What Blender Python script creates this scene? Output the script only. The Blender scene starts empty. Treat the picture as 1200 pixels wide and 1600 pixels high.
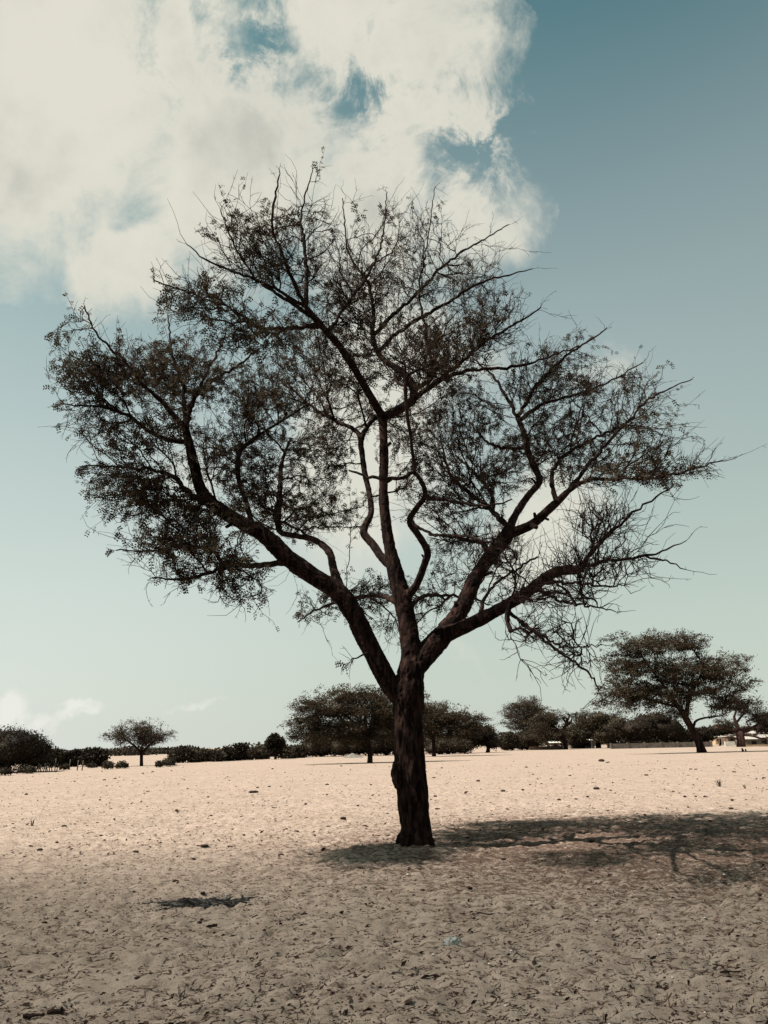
import bpy, math, random
import numpy as np
from mathutils import Vector, Matrix, kdtree

SC = bpy.context.scene
COL = SC.collection
RNG = np.random.default_rng(7)
random.seed(7)
R = math.radians

# ------------------------------------------------------------------ camera
PITCH, ROLL, FPX, EYE = 16.83, -1.2, 1200.0, 1.6
cam_d = bpy.data.cameras.new('camera')
cam = bpy.data.objects.new('camera', cam_d)
COL.objects.link(cam)
cam_d.sensor_fit = 'VERTICAL'; cam_d.sensor_height = 36.0; cam_d.lens = 36.0*FPX/1600.0
cam_d.clip_start = 0.05; cam_d.clip_end = 20000
CM = (Matrix.Rotation(R(90+PITCH), 4, 'X') @ Matrix.Rotation(R(ROLL), 4, 'Z'))
cam.matrix_world = Matrix.Translation((0, 0, EYE)) @ CM
SC.camera = cam
CR = np.array(CM.to_3x3())
CAM0 = np.array([0, 0, EYE])

def ray(px, py):
    d = CR @ np.array([(px-600)/FPX, (800-py)/FPX, -1.0])
    return d
def at(px, py, Y):
    d = ray(px, py)
    return CAM0 + d*(Y/d[1])
def ground_pt(px, py, z=0.0):
    d = ray(px, py)
    return CAM0 + d*((z-EYE)/d[2])
def px_size(Y, px=600, py=1000):
    d = ray(px, py)
    return (Y/d[1])/FPX      # metres per photo pixel at that depth

# ------------------------------------------------------------------ light
SUN_EL, SUN_DIR = 57.0, np.array([0.985, 0.17])     # shadow direction on the ground
sun_vec = np.array([-SUN_DIR[0]*math.cos(R(SUN_EL)), -SUN_DIR[1]*math.cos(R(SUN_EL)), math.sin(R(SUN_EL))])
sun_vec /= np.linalg.norm(sun_vec)
sd = bpy.data.lights.new('sun', 'SUN'); sd.energy = 5.0; sd.angle = R(0.53); sd.color = (1.0, 0.925, 0.83)
sun = bpy.data.objects.new('sun', sd); COL.objects.link(sun)
sun.rotation_euler = Vector(sun_vec).to_track_quat('Z', 'Y').to_euler()
SC.view_settings.view_transform = 'Standard'
SC.view_settings.look = 'None'
SC.view_settings.exposure = 1.32
SC.view_settings.gamma = 1.0
SC.cycles.use_denoising = True
SC.cycles.max_bounces = 5; SC.cycles.diffuse_bounces = 3; SC.cycles.glossy_bounces = 2
SC.cycles.transparent_max_bounces = 8; SC.cycles.volume_bounces = 0
SC.cycles.sample_clamp_indirect = 4

# ------------------------------------------------------------------ node helpers
class NT:
    def __init__(s, tree): s.t = tree; s.n = tree.nodes; s.l = tree.links
    def node(s, typ, **kw):
        n = s.n.new(typ)
        for k, v in kw.items(): setattr(n, k, v)
        return n
    def put(s, sock, v):
        if hasattr(v, 'is_output'): s.l.new(v, sock)
        elif v is not None: sock.default_value = v
    def math(s, op, a, b=None, c=None, clamp=False):
        n = s.node('ShaderNodeMath', operation=op, use_clamp=clamp)
        s.put(n.inputs[0], a); s.put(n.inputs[1], b)
        if c is not None: s.put(n.inputs[2], c)
        return n.outputs[0]
    def vmath(s, op, a, b=None):
        n = s.node('ShaderNodeVectorMath', operation=op)
        s.put(n.inputs[0], a); s.put(n.inputs[1], b)
        return n.outputs[1] if op in ('DISTANCE', 'DOT_PRODUCT', 'LENGTH') else n.outputs[0]
    def noise(s, vec, scale, detail=4, rough=0.55, dist=0.0, color=False):
        n = s.node('ShaderNodeTexNoise')
        s.put(n.inputs['Vector'], vec)
        n.inputs['Scale'].default_value = scale; n.inputs['Detail'].default_value = detail
        n.inputs['Roughness'].default_value = rough; n.inputs['Distortion'].default_value = dist
        return n.outputs['Color'] if color else n.outputs['Fac']
    def ramp(s, v, lo, hi, a=0.0, b=1.0, smooth=True):
        n = s.node('ShaderNodeMapRange', interpolation_type='SMOOTHSTEP' if smooth else 'LINEAR')
        n.clamp = True if not smooth else True
        s.put(n.inputs['Value'], v)
        n.inputs['From Min'].default_value = lo; n.inputs['From Max'].default_value = hi
        n.inputs['To Min'].default_value = a; n.inputs['To Max'].default_value = b
        return n.outputs['Result']
    def mix(s, f, a, b, mode='MIX'):
        n = s.node('ShaderNodeMix', data_type='RGBA', blend_type=mode)
        s.put(n.inputs[0], f)
        for i, v in ((6, a), (7, b)):
            if isinstance(v, tuple) and len(v) == 3: v = (*v, 1.0)
            s.put(n.inputs[i], v)
        return n.outputs[2]

# ------------------------------------------------------------------ world
W = bpy.data.worlds.new('World'); SC.world = W; W.use_nodes = True
w = NT(W.node_tree); w.n.clear()
geo = w.node('ShaderNodeTexCoord').outputs['Generated']
dirv = w.vmath('NORMALIZE', geo)
sky = w.node('ShaderNodeTexSky', sky_type='NISHITA')
sky.sun_disc = False; sky.sun_elevation = R(SUN_EL)
sky.sun_rotation = math.atan2(sun_vec[0], sun_vec[1])
sky.air_density = 1.0; sky.dust_density = 2.5; sky.ozone_density = 2.0
SKY_STR = 0.05
skyc = w.mix(1.0, sky.outputs[0], (0.60, 0.96, 0.66), 'MULTIPLY')
sep = w.node('ShaderNodeSeparateXYZ'); w.put(sep.inputs[0], dirv)
elev = sep.outputs['Z']
hz = w.ramp(elev, -0.02, 0.77, 1.0, 0.0, False)
hz = w.math('POWER', hz, 0.95)
sunside = w.ramp(w.vmath('DOT_PRODUCT', dirv, tuple(sun_vec)), -0.12, 0.30, 0.0, 1.0)
haze_c = w.mix(sunside, (5.15, 5.5, 4.95), (6.4, 6.55, 6.15))
skyc = w.mix(w.math('MULTIPLY', hz, 0.94), skyc, haze_c)
# clouds: banks anchored at fixed directions of the sky, broken up by fractal noise
warp = w.noise(dirv, 5.0, 6, 0.6, color=True)
warp = w.vmath('SUBTRACT', warp, (0.5, 0.5, 0.5))
wn = w.node('ShaderNodeVectorMath', operation='SCALE'); w.put(wn.inputs[0], warp); wn.inputs['Scale'].default_value = 0.17
dw = w.vmath('ADD', dirv, wn.outputs[0])
def bank(px, py, rpx, sq=1.0, gain=1.0):
    c = ray(px, py); c = c/np.linalg.norm(c)
    a = rpx/FPX
    m = (1.0, 1.0, sq)
    if sq != 1.0:
        v = w.vmath('MULTIPLY', dw, m); cc = tuple(c*np.array(m))
    else: v = dw; cc = tuple(c)
    d = w.vmath('DISTANCE', v, cc)
    return w.math('MULTIPLY', w.math('DIVIDE', w.math('SUBTRACT', a, d), a, clamp=True), gain)
def union(lst):
    o = lst[0]
    for b in lst[1:]: o = w.math('MAXIMUM', o, b)
    return o
big = union([bank(60, 60, 330), bank(370, 150, 280), bank(520, 60, 215), bank(600, 290, 190), bank(330, 290, 195),
             bank(650, 190, 165), bank(735, 335, 122), bank(640, 90, 170), bank(40, 225, 150), bank(-250, 10, 320), bank(215, 430, 105), bank(700, 320, 130), bank(-100, -350, 500)])
hole = union([bank(395, 80, 105, 1, .95), bank(570, 150, 140, 1, 1.0), bank(710, 235, 150, 1, 1.1), bank(255, 130, 80, 1, .6), bank(290, 30, 110, 1, .6), bank(540, 250, 80, 1, .4)])
low = union([bank(560, 730, 240, 1.0, .75), bank(850, 850, 160, 1.0, .6), bank(640, 560, 240, 1, .7), bank(300, 740, 160, 1, .4), bank(740, 1015, 100, 2.0, .32), bank(960, 590, 110, 2., .3)])
fb = w.noise(dirv, 7.0, 12, 0.66, 0.5)
fb2 = w.noise(dirv, 22.0, 8, 0.6)
t = w.math('ADD', w.math('MULTIPLY', big, 1.5), w.math('MULTIPLY', w.math('SUBTRACT', fb, 0.5), 2.1))
t = w.math('ADD', t, w.math('MULTIPLY', w.math('SUBTRACT', fb2, 0.5), 0.5))
hn = w.ramp(w.noise(dirv, 13.0, 10, 0.7, 0.4), 0.36, 0.62)
t = w.math('SUBTRACT', t, w.math('MULTIPLY', w.math('MULTIPLY', hole, w.math('MULTIPLY_ADD', hn, 0.95, 0.22)), 1.15))
t = w.math('SUBTRACT', t, w.ramp(big, 0.0, 0.05, 1.0, 0.0))
cl = w.ramp(t, -0.05, 0.88)
core = w.ramp(t, 0.45, 1.3)
t2 = w.math('ADD', low, w.math('MULTIPLY', w.math('SUBTRACT', fb, 0.5), 0.9))
cl2 = w.math('MULTIPLY', w.ramp(t2, 0.12, 0.5), 0.85)
cl2 = w.math('MULTIPLY', cl2, w.ramp(low, 0.0, 0.1))
small = union([bank(22, 1072, 46, 1.3, 1), bank(60, 1098, 60, 4, .5), bank(0, 1095, 45, 2, 0.7), bank(128, 1093, 44, 2.6, .85), bank(205, 1092, 26, 2.0, .7), bank(270, 1118, 60, 4.0, .7)])
t3 = w.math('ADD', small, w.math('MULTIPLY', w.math('SUBTRACT', w.noise(dirv, 30, 6, .6), 0.5), 0.8))
cl3 = w.math('MULTIPLY', w.ramp(t3, 0.10, 0.62), 0.62)
cl3 = w.math('MULTIPLY', cl3, w.ramp(small, 0.0, 0.1))
shade = w.noise(dirv, 5.5, 7, 0.6)
cc = w.mix(w.math('MULTIPLY', core, w.ramp(shade, 0.34, 0.72), clamp=True), (6.0, 5.85, 5.05), (4.0, 4.05, 3.65))
outc = w.mix(w.math('MAXIMUM', cl, cl2), skyc, cc)
outc = w.mix(cl3, outc, (7.3, 7.2, 6.6))
bg = w.node('ShaderNodeBackground'); w.put(bg.inputs[0], outc); bg.inputs[1].default_value = SKY_STR
wo = w.node('ShaderNodeOutputWorld'); w.l.new(bg.outputs[0], wo.inputs[0])

# ------------------------------------------------------------------ numpy noise
_P = np.random.default_rng(3).permutation(512).astype(np.int64)
_P = np.concatenate([_P, _P, _P])
_G = np.random.default_rng(4).normal(size=(512, 3)); _G /= np.linalg.norm(_G, axis=1)[:, None]
def pn(p):
    """gradient noise of an (N,3) array, about -1..1"""
    i = np.floor(p).astype(np.int64); f = p-i; i &= 511
    u = f*f*f*(f*(f*6-15)+10)
    out = 0
    for dx in (0, 1):
        wx = u[:, 0] if dx else 1-u[:, 0]
        for dy in (0, 1):
            wy = u[:, 1] if dy else 1-u[:, 1]
            for dz in (0, 1):
                wz = u[:, 2] if dz else 1-u[:, 2]
                h = _P[(_P[(_P[(i[:, 0]+dx) & 511]+i[:, 1]+dy) & 511]+i[:, 2]+dz) & 511]
                g = _G[h]
                out = out + wx*wy*wz*(g[:, 0]*(f[:, 0]-dx)+g[:, 1]*(f[:, 1]-dy)+g[:, 2]*(f[:, 2]-dz))
    return out*1.5
def pn2(x, y, s, seed=0.0):
    return pn(np.stack([x*s+seed*7.31, y*s+seed*3.17, np.full_like(x, seed*1.7+0.37)], 1))

# ------------------------------------------------------------------ mesh helpers
class MB:
    def __init__(s): s.v = []; s.q = []; s.t = []; s.n = 0
    def add(s, v, q=None, t=None):
        v = np.asarray(v, dtype=np.float64).reshape(-1, 3)
        if q is not None and len(q): s.q.append(np.asarray(q, dtype=np.int64)+s.n)
        if t is not None and len(t): s.t.append(np.asarray(t, dtype=np.int64)+s.n)
        s.v.append(v); s.n += len(v)
    def mesh(s, name, mat, smooth=True):
        v = np.concatenate(s.v) if s.v else np.zeros((0, 3))
        q = np.concatenate(s.q) if s.q else np.zeros((0, 4), int)
        t = np.concatenate(s.t) if s.t else np.zeros((0, 3), int)
        me = bpy.data.meshes.new(name)
        me.vertices.add(len(v)); me.vertices.foreach_set('co', v.astype(np.float32).ravel())
        nl = len(q)*4+len(t)*3
        me.loops.add(nl); me.loops.foreach_set('vertex_index', np.concatenate([q.ravel(), t.ravel()]).astype(np.int32))
        me.polygons.add(len(q)+len(t))
        st = np.concatenate([np.arange(len(q))*4, len(q)*4+np.arange(len(t))*3]).astype(np.int32)
        me.polygons.foreach_set('loop_start', st)
        me.polygons.foreach_set('use_smooth', np.full(len(q)+len(t), smooth))
        me.update(calc_edges=True)
        me.validate()
        if mat: me.materials.append(mat)
        return me
    def obj(s, name, mat, parent=None, smooth=True, kind=None, origin=None):
        me = s.mesh(name, mat, smooth)
        if origin is not None: me.transform(Matrix.Translation(-Vector(origin)))
        o = bpy.data.objects.new(name, me); COL.objects.link(o)
        if parent is not None: o.parent = parent
        elif origin is not None: o.location = origin
        if kind: o['kind'] = kind
        return o
    def box(s, c, sx, sy, sz, rz=0.0):
        """box standing on c"""
        x, y = sx/2, sy/2
        v = np.array([(-x, -y, 0), (x, -y, 0), (x, y, 0), (-x, y, 0), (-x, -y, sz), (x, -y, sz), (x, y, sz), (-x, y, sz)], float)
        ca, sa = math.cos(rz), math.sin(rz)
        v = np.stack([v[:, 0]*ca-v[:, 1]*sa, v[:, 0]*sa+v[:, 1]*ca, v[:, 2]], 1)+np.array(c)
        s.add(v, [(0, 3, 2, 1), (4, 5, 6, 7), (0, 1, 5, 4), (1, 2, 6, 5), (2, 3, 7, 6), (3, 0, 4, 7)])
    def tube(s, pts, rad, sides=6, cap=True, jit=0.0):
        pts = np.asarray(pts, float); n = len(pts)
        if n < 2: return
        tg = np.gradient(pts, axis=0); tg /= np.linalg.norm(tg, axis=1)[:, None]+1e-12
        a = np.cross(tg[0], (0, 0, 1.0))
        if np.linalg.norm(a) < 0.2: a = np.cross(tg[0], (0, 1.0, 0))
        A = np.zeros((n, 3)); 
        for i in range(n):
            a = a-tg[i]*np.dot(a, tg[i]); a = a/(np.linalg.norm(a)+1e-12); A[i] = a
        B = np.cross(tg, A)
        th = np.arange(sides)*2*math.pi/sides
        rr = np.asarray(rad, float)[:, None]*np.ones((1, sides))
        if jit: rr = rr*(1+jit*RNG.normal(size=rr.shape))
        v = pts[:, None, :]+rr[:, :, None]*(np.cos(th)[None, :, None]*A[:, None, :]+np.sin(th)[None, :, None]*B[:, None, :])
        i = np.arange(n-1)[:, None]; j = np.arange(sides)[None, :]; j2 = (j+1) % sides
        q = np.stack([i*sides+j, i*sides+j2, (i+1)*sides+j2, (i+1)*sides+j], -1).reshape(-1, 4)
        v = v.reshape(-1, 3); tri = None
        if cap:
            v = np.concatenate([v, pts[-1:], pts[:1]]); e = n*sides
            jj = np.arange(sides)
            tri = np.concatenate([np.stack([(n-1)*sides+jj, (n-1)*sides+(jj+1) % sides, np.full(sides, e)], 1),
                                  np.stack([(jj+1) % sides, jj, np.full(sides, e+1)], 1)])
        s.add(v, q, tri)

def prisms(mb, a, b, ra, rb, sides=3):
    """many separate thin straight pieces at once"""
    a = np.asarray(a, float); b = np.asarray(b, float); N = len(a)
    if N == 0: return
    d = b-a; d /= np.linalg.norm(d, axis=1)[:, None]+1e-12
    up = np.where(np.abs(d[:, 2:3]) > 0.9, np.array([[1.0, 0, 0]]), np.array([[0, 0, 1.0]]))
    u = np.cross(d, up); u /= np.linalg.norm(u, axis=1)[:, None]+1e-12
    v = np.cross(d, u)
    th = np.arange(sides)*2*math.pi/sides
    ring = np.cos(th)[None, :, None]*u[:, None, :]+np.sin(th)[None, :, None]*v[:, None, :]
    V = np.concatenate([a[:, None, :]+ring*np.reshape(ra, (-1, 1, 1)), b[:, None, :]+ring*np.reshape(rb, (-1, 1, 1))], 1)
    j = np.arange(sides); j2 = (j+1) % sides
    q0 = np.stack([j, j2, sides+j2, sides+j], 1)
    q = (np.arange(N)*2*sides)[:, None, None]+q0[None]
    mb.add(V.reshape(-1, 3), q.reshape(-1, 4))

def unit(v): return v/(np.linalg.norm(v, axis=-1, keepdims=True)+1e-12)

def diamonds(mb, base, d, nrm, ln, wd):
    """leaf-shaped quads: base, direction, normal, length, width"""
    side = unit(np.cross(d, nrm)); ln = np.reshape(ln, (-1, 1)); wd = np.reshape(wd, (-1, 1))
    mid = base+d*ln*0.45
    V = np.stack([base, mid+side*wd*.5+nrm*wd*.12, base+d*ln, mid-side*wd*.5+nrm*wd*.12], 1)
    q = np.arange(len(base))[:, None]*4+np.arange(4)[None]
    mb.add(V.reshape(-1, 3), q)

def compound_leaves(mb, p, d, length, pairs=4, lw=0.35):
    """feathery leaves: rows of leaflets either side of a short drooping stalk"""
    N = len(p)
    d = unit(d)
    rnd = RNG.normal(size=(N, 3))
    side = unit(np.cross(d, rnd)); nrm = unit(np.cross(side, d))
    L = np.reshape(length, (-1, 1))
    for k in range(pairs):
        f = (k+0.6)/pairs
        o = p+d*L*f-np.array([[0, 0, 1.0]])*L*0.25*f*f
        sz = L[:, 0]*0.5*(1-0.25*abs(f-.5))
        for sg in (-1, 1):
            dd = unit(side*sg*0.85+d*0.5+nrm*0.1*RNG.normal(size=(N, 1)))
            diamonds(mb, o, dd, unit(nrm+0.25*RNG.normal(size=(N, 3))), sz, sz*lw)

def tagit(o, label=None, cat=None, group=None, kind=None):
    if label: o['label'] = label
    if cat: o['category'] = cat
    if group: o['group'] = group
    if kind: o['kind'] = kind
    return o
def empty(name, loc, label=None, cat=None, group=None):
    o = bpy.data.objects.new(name, None); COL.objects.link(o); o.location = loc
    o.empty_display_size = 0.2
    return tagit(o, label, cat, group)

# ------------------------------------------------------------------ materials
def mat_new(name):
    m = bpy.data.materials.new(name); m.use_nodes = True
    t = NT(m.node_tree); b = m.node_tree.nodes['Principled BSDF']
    b.inputs['Specular IOR Level'].default_value = 0.08
    return m, t, b
def bark_mat(name, c1, c2, scale, bump=0.6, dist=0.02, rough=0.95):
    m, t, b = mat_new(name)
    g = t.node('ShaderNodeTexCoord').outputs['Object']
    st = t.vmath('MULTIPLY', g, (1, 1, 0.25))
    n1 = t.noise(st, scale, 8, 0.65, 0.4); n2 = t.noise(g, scale*0.25, 4, 0.5)
    f = t.ramp(t.math('ADD', t.math('MULTIPLY', n1, 0.75), t.math('MULTIPLY', n2, 0.25)), 0.42, 0.66)
    t.put(b.inputs['Base Color'], t.mix(f, c1, c2)); b.inputs['Roughness'].default_value = rough
    bp = t.node('ShaderNodeBump'); bp.inputs['Strength'].default_value = bump; bp.inputs['Distance'].default_value = dist
    t.put(bp.inputs['Height'], n1); t.put(b.inputs['Normal'], bp.outputs[0])
    return m
def leaf_mat(name, c1, c2, scale=3.0, trans=0.25):
    m, t, b = mat_new(name)
    g = t.node('ShaderNodeTexCoord').outputs['Object']
    n1 = t.noise(g, scale, 3, 0.6); n2 = t.noise(g, scale*9, 2, 0.6)
    f = t.ramp(t.math('ADD', t.math('MULTIPLY', n1, 0.5), t.math('MULTIPLY', n2, 0.5)), 0.36, 0.62)
    col = t.mix(f, c1, c2)
    t.put(b.inputs['Base Color'], col); b.inputs['Roughness'].default_value = 0.7
    tr = t.node('ShaderNodeBsdfTranslucent'); t.put(tr.inputs[0], col)
    mx = t.node('ShaderNodeMixShader'); mx.inputs[0].default_value = trans
    t.l.new(b.outputs[0], mx.inputs[1]); t.l.new(tr.outputs[0], mx.inputs[2])
    t.l.new(mx.outputs[0], m.node_tree.nodes['Material Output'].inputs[0])
    return m
M = {}
M['bark'] = bark_mat('bark_brown', (0.0035, 0.0016, 0.0013), (0.036, 0.018, 0.014), 16, 0.9, 0.02)
M['limb'] = bark_mat('limb_bark', (0.006, 0.003, 0.0025), (0.040, 0.022, 0.017), 22, 0.7, 0.01)
M['twig'] = bark_mat('twig_bark', (0.009, 0.0045, 0.0038), (0.038, 0.021, 0.0165), 5, 0.2)
M['leaf'] = leaf_mat('acacia_leaf', (0.019, 0.012, 0.007), (0.060, 0.044, 0.025), 1.5, 0.3)
M['leaf_olive'] = leaf_mat('far_acacia_leaf', (0.016, 0.011, 0.007), (0.068, 0.052, 0.034), 0.5, 0.25)
M['leaf_grey'] = leaf_mat('greyish_dry_leaf', (0.030, 0.022, 0.016), (0.070, 0.056, 0.042), 0.5, 0.25)
M['leaf_dark'] = leaf_mat('dense_dark_leaf', (0.004, 0.0027, 0.0020), (0.024, 0.0175, 0.0115), 0.6, 0.12)
M['leaf_mid'] = leaf_mat('bush_leaf', (0.009, 0.0065, 0.0045), (0.044, 0.035, 0.023), 0.6, 0.15)
M['far_bark'] = bark_mat('far_bark', (0.010, 0.005, 0.004), (0.040, 0.022, 0.017), 4, 0.5, 0.05)
M['baobab_bark'] = bark_mat('baobab_bark', (0.03, 0.016, 0.014), (0.085, 0.05, 0.042), 2, 0.4, 0.05)

# ------------------------------------------------------------------ ground
def hgt(x, y):
    r = np.sqrt(x*x+y*y)
    near = np.clip(1.2-r/60.0, 0.15, 1)
    fine = np.clip(1.3-r/36.0, 0.0, 1)
    # long low wind and rain ridges running obliquely, broken into lumps
    a = 0.28
    u = x*math.cos(a)+y*math.sin(a); v = -x*math.sin(a)+y*math.cos(a)
    wob = pn2(x, y, 0.7, 1)*0.5+pn2(x, y, 1.9, 2)*0.25
    ridge = pn(np.stack([u*1.3, (v+wob*0.35)*3.6, np.full_like(x, 2.2)], 1))
    h = 0.026*near*pn2(x, y, 0.45, 3)+0.042*near*ridge
    h += 0.022*near*pn2(x, y, 3.1, 4)
    lump = pn(np.stack([u*5.0, v*9.5, np.full_like(x, 5.2)], 1))
    h += 0.052*fine*(np.abs(lump)-0.3)
    h += 0.016*fine*pn2(x, y, 9.0, 6)+0.010*fine*pn2(x, y, 19.0, 7)
    # scattered hoof and foot prints
    c = pn2(x, y, 4.6, 8)
    h -= 0.035*fine*np.clip(c-0.28, 0, 1)*2.2
    # broad mound round the foot of the tree
    bx, by = TREE[0], TREE[1]
    d = np.sqrt((x-bx)**2+(y-by)**2)
    h += 0.11*np.exp(-(d/0.62)**2)
    # hollow with ash
    hx, hy = ASH[0], ASH[1]
    ud = ((x-hx)*0.97+(y-hy)*0.24)/0.62; vd = (-(x-hx)*0.24+(y-hy)*0.97)/0.24
    h -= 0.055*np.exp(-(ud*ud+vd*vd)**1.5)
    return h
TREE = ground_pt(650, 1328); ASH = ground_pt(318, 1406)
def spacing(dense_lo, dense_hi, step, lo, hi, g):
    c = list(np.arange(dense_lo, dense_hi, step)); st = step; x = c[-1]
    out = []
    while x < hi: st *= g; x += st; out.append(x)
    st = step; x = dense_lo; left = []
    while x > lo: st *= g; x -= st; left.append(x)
    return np.array(left[::-1]+c+out)
xs = spacing(-5.6, 5.6, 0.028, -4000, 4000, 1.045)
ys = [4.2]
while ys[-1] < 34: ys.append(ys[-1]+max(0.018, 0.0042*ys[-1]))
st = ys[-1]*0.0042
while ys[-1] < 6000: st *= 1.035; ys.append(ys[-1]+st)
back = []; st = 0.03; y = 4.2
while y > -600: st *= 1.18; y -= st; back.append(y)
ys = np.array(back[::-1]+ys)
X, Y = np.meshgrid(xs, ys)
Z = hgt(X.ravel(), Y.ravel())
nx, ny = len(xs), len(ys)
i, j = np.meshgrid(np.arange(ny-1), np.arange(nx-1), indexing='ij')
q = np.stack([i*nx+j, i*nx+j+1, (i+1)*nx+j+1, (i+1)*nx+j], -1).reshape(-1, 4)
g = MB(); g.add(np.stack([X.ravel(), Y.ravel(), Z], 1), q)
m, t, b = mat_new('dry_sand')
P = t.node('ShaderNodeTexCoord').outputs['Object']
big_n = t.noise(P, 0.35, 5, 0.55); mid = t.noise(P, 3.0, 6, 0.6); fine = t.noise(P, 45, 4, 0.7)
stm = t.vmath('MULTIPLY', P, (0.55, 1.5, 1.0))
lit = t.noise(stm, 16, 8, 0.72, 0.6)
lit2 = t.noise(stm, 5.0, 5, 0.65, 0.3)
base = t.mix(t.ramp(mid, 0.3, 0.7), (0.214, 0.166, 0.137), (0.292, 0.233, 0.195))
base = t.mix(t.math('MULTIPLY', t.ramp(big_n, 0.4, 0.7), 0.35), base, (0.19, 0.148, 0.113))
base = t.mix(t.math('MULTIPLY', t.ramp(fine, 0.35, 0.75), 0.3), base, (0.14, 0.10, 0.075))
lm = t.math('ADD', t.math('MULTIPLY', lit, 0.68), t.math('MULTIPLY', lit2, 0.32))
# leaf litter, thickened over the crown's shadow to paint that shade darker and browner
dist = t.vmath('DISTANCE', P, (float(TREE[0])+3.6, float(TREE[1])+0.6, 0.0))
shade_litter = t.ramp(dist, 1.5, 8.5, 0.13, 0.0)
lm = t.math('ADD', lm, shade_litter)
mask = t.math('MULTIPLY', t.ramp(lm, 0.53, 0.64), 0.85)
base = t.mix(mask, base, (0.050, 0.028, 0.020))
spk = t.math('ADD', t.math('MULTIPLY', t.noise(stm, 7.0, 3, 0.8), 0.5), t.math('MULTIPLY', t.noise(stm, 26.0, 3, 0.6), 0.5))
base = t.mix(t.math('MULTIPLY', t.ramp(spk, 0.535, 0.60), 0.7), base, (0.085, 0.056, 0.042))
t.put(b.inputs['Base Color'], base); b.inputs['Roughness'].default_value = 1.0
b.inputs['Specular IOR Level'].default_value = 0.05
bp = t.node('ShaderNodeBump'); bp.inputs['Strength'].default_value = 0.8; bp.inputs['Distance'].default_value = 0.03
t.put(bp.inputs['Height'], t.math('ADD', t.math('MULTIPLY', t.noise(P, 14, 8, 0.7), 1.0), t.math('MULTIPLY', fine, 0.5)))
t.put(b.inputs['Normal'], bp.outputs[0])
M['sand'] = m
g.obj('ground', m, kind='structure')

# ------------------------------------------------------------------ cloud bank that shades the foreground
# unseen vapour added to dim near sand: thin ragged northern rim, thick further south
ALT = 260.0
gu = np.concatenate([np.linspace(-160, -30, 12), np.linspace(-27, 27, 40), np.linspace(32, 160, 12)])
gv = np.concatenate([np.linspace(-140, -10, 14), np.linspace(-8, 22, 44)])
U, V = np.meshgrid(gu, gv)
u, v = U.ravel(), V.ravel()
rim = 16.2-0.05*u+2.2*pn2(u, v*0+1, 0.12, 11)
th = np.clip((rim-v)/12.5, 0, 1)
th = th*th*(3-2*th)
edge = np.clip((v+140)/40, 0, 1)*np.clip((160-np.abs(u))/50, 0, 1)
thick = 30*th*edge*(1+0.25*pn2(u, v, 0.12, 12))
thick = np.maximum(thick, 0.0)
off = sun_vec/sun_vec[2]*ALT
bot = np.stack([u+off[0], v+off[1], np.full_like(u, ALT)-thick*0.15-0.02], 1)
top = np.stack([u+off[0], v+off[1], np.full_like(u, ALT)+thick*0.85+0.02], 1)
cnx, cny = len(gu), len(gv)
i, j = np.meshgrid(np.arange(cny-1), np.arange(cnx-1), indexing='ij')
qb = np.stack([i*cnx+j, (i+1)*cnx+j, (i+1)*cnx+j+1, i*cnx+j+1], -1).reshape(-1, 4)
qt = np.stack([i*cnx+j, i*cnx+j+1, (i+1)*cnx+j+1, (i+1)*cnx+j], -1).reshape(-1, 4)+cnx*cny
c = MB(); N0 = cnx*cny
ring = [k for k in range(cnx)]+[k*cnx+cnx-1 for k in range(1, cny)]+[(cny-1)*cnx+k for k in range(cnx-2, -1, -1)]+[k*cnx for k in range(cny-2, 0, -1)]
qs = [(ring[k], ring[(k+1) % len(ring)], ring[(k+1) % len(ring)]+N0, ring[k]+N0) for k in range(len(ring))]
c.add(np.concatenate([bot, top]), np.concatenate([qb, qt, np.array(qs)]))
m = bpy.data.materials.new('cloud_vapour'); m.use_nodes = True
tt = NT(m.node_tree); tt.n.clear()
vol = tt.node('ShaderNodeVolumePrincipled'); vol.inputs['Density'].default_value = 0.033
vol.inputs['Color'].default_value = (0.95, 0.95, 0.95, 1); vol.inputs['Anisotropy'].default_value = 0.3
oo = tt.node('ShaderNodeOutputMaterial'); tt.l.new(vol.outputs[0], oo.inputs['Volume'])
cl_o = c.obj('shade_cloud', m, kind='structure')

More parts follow.
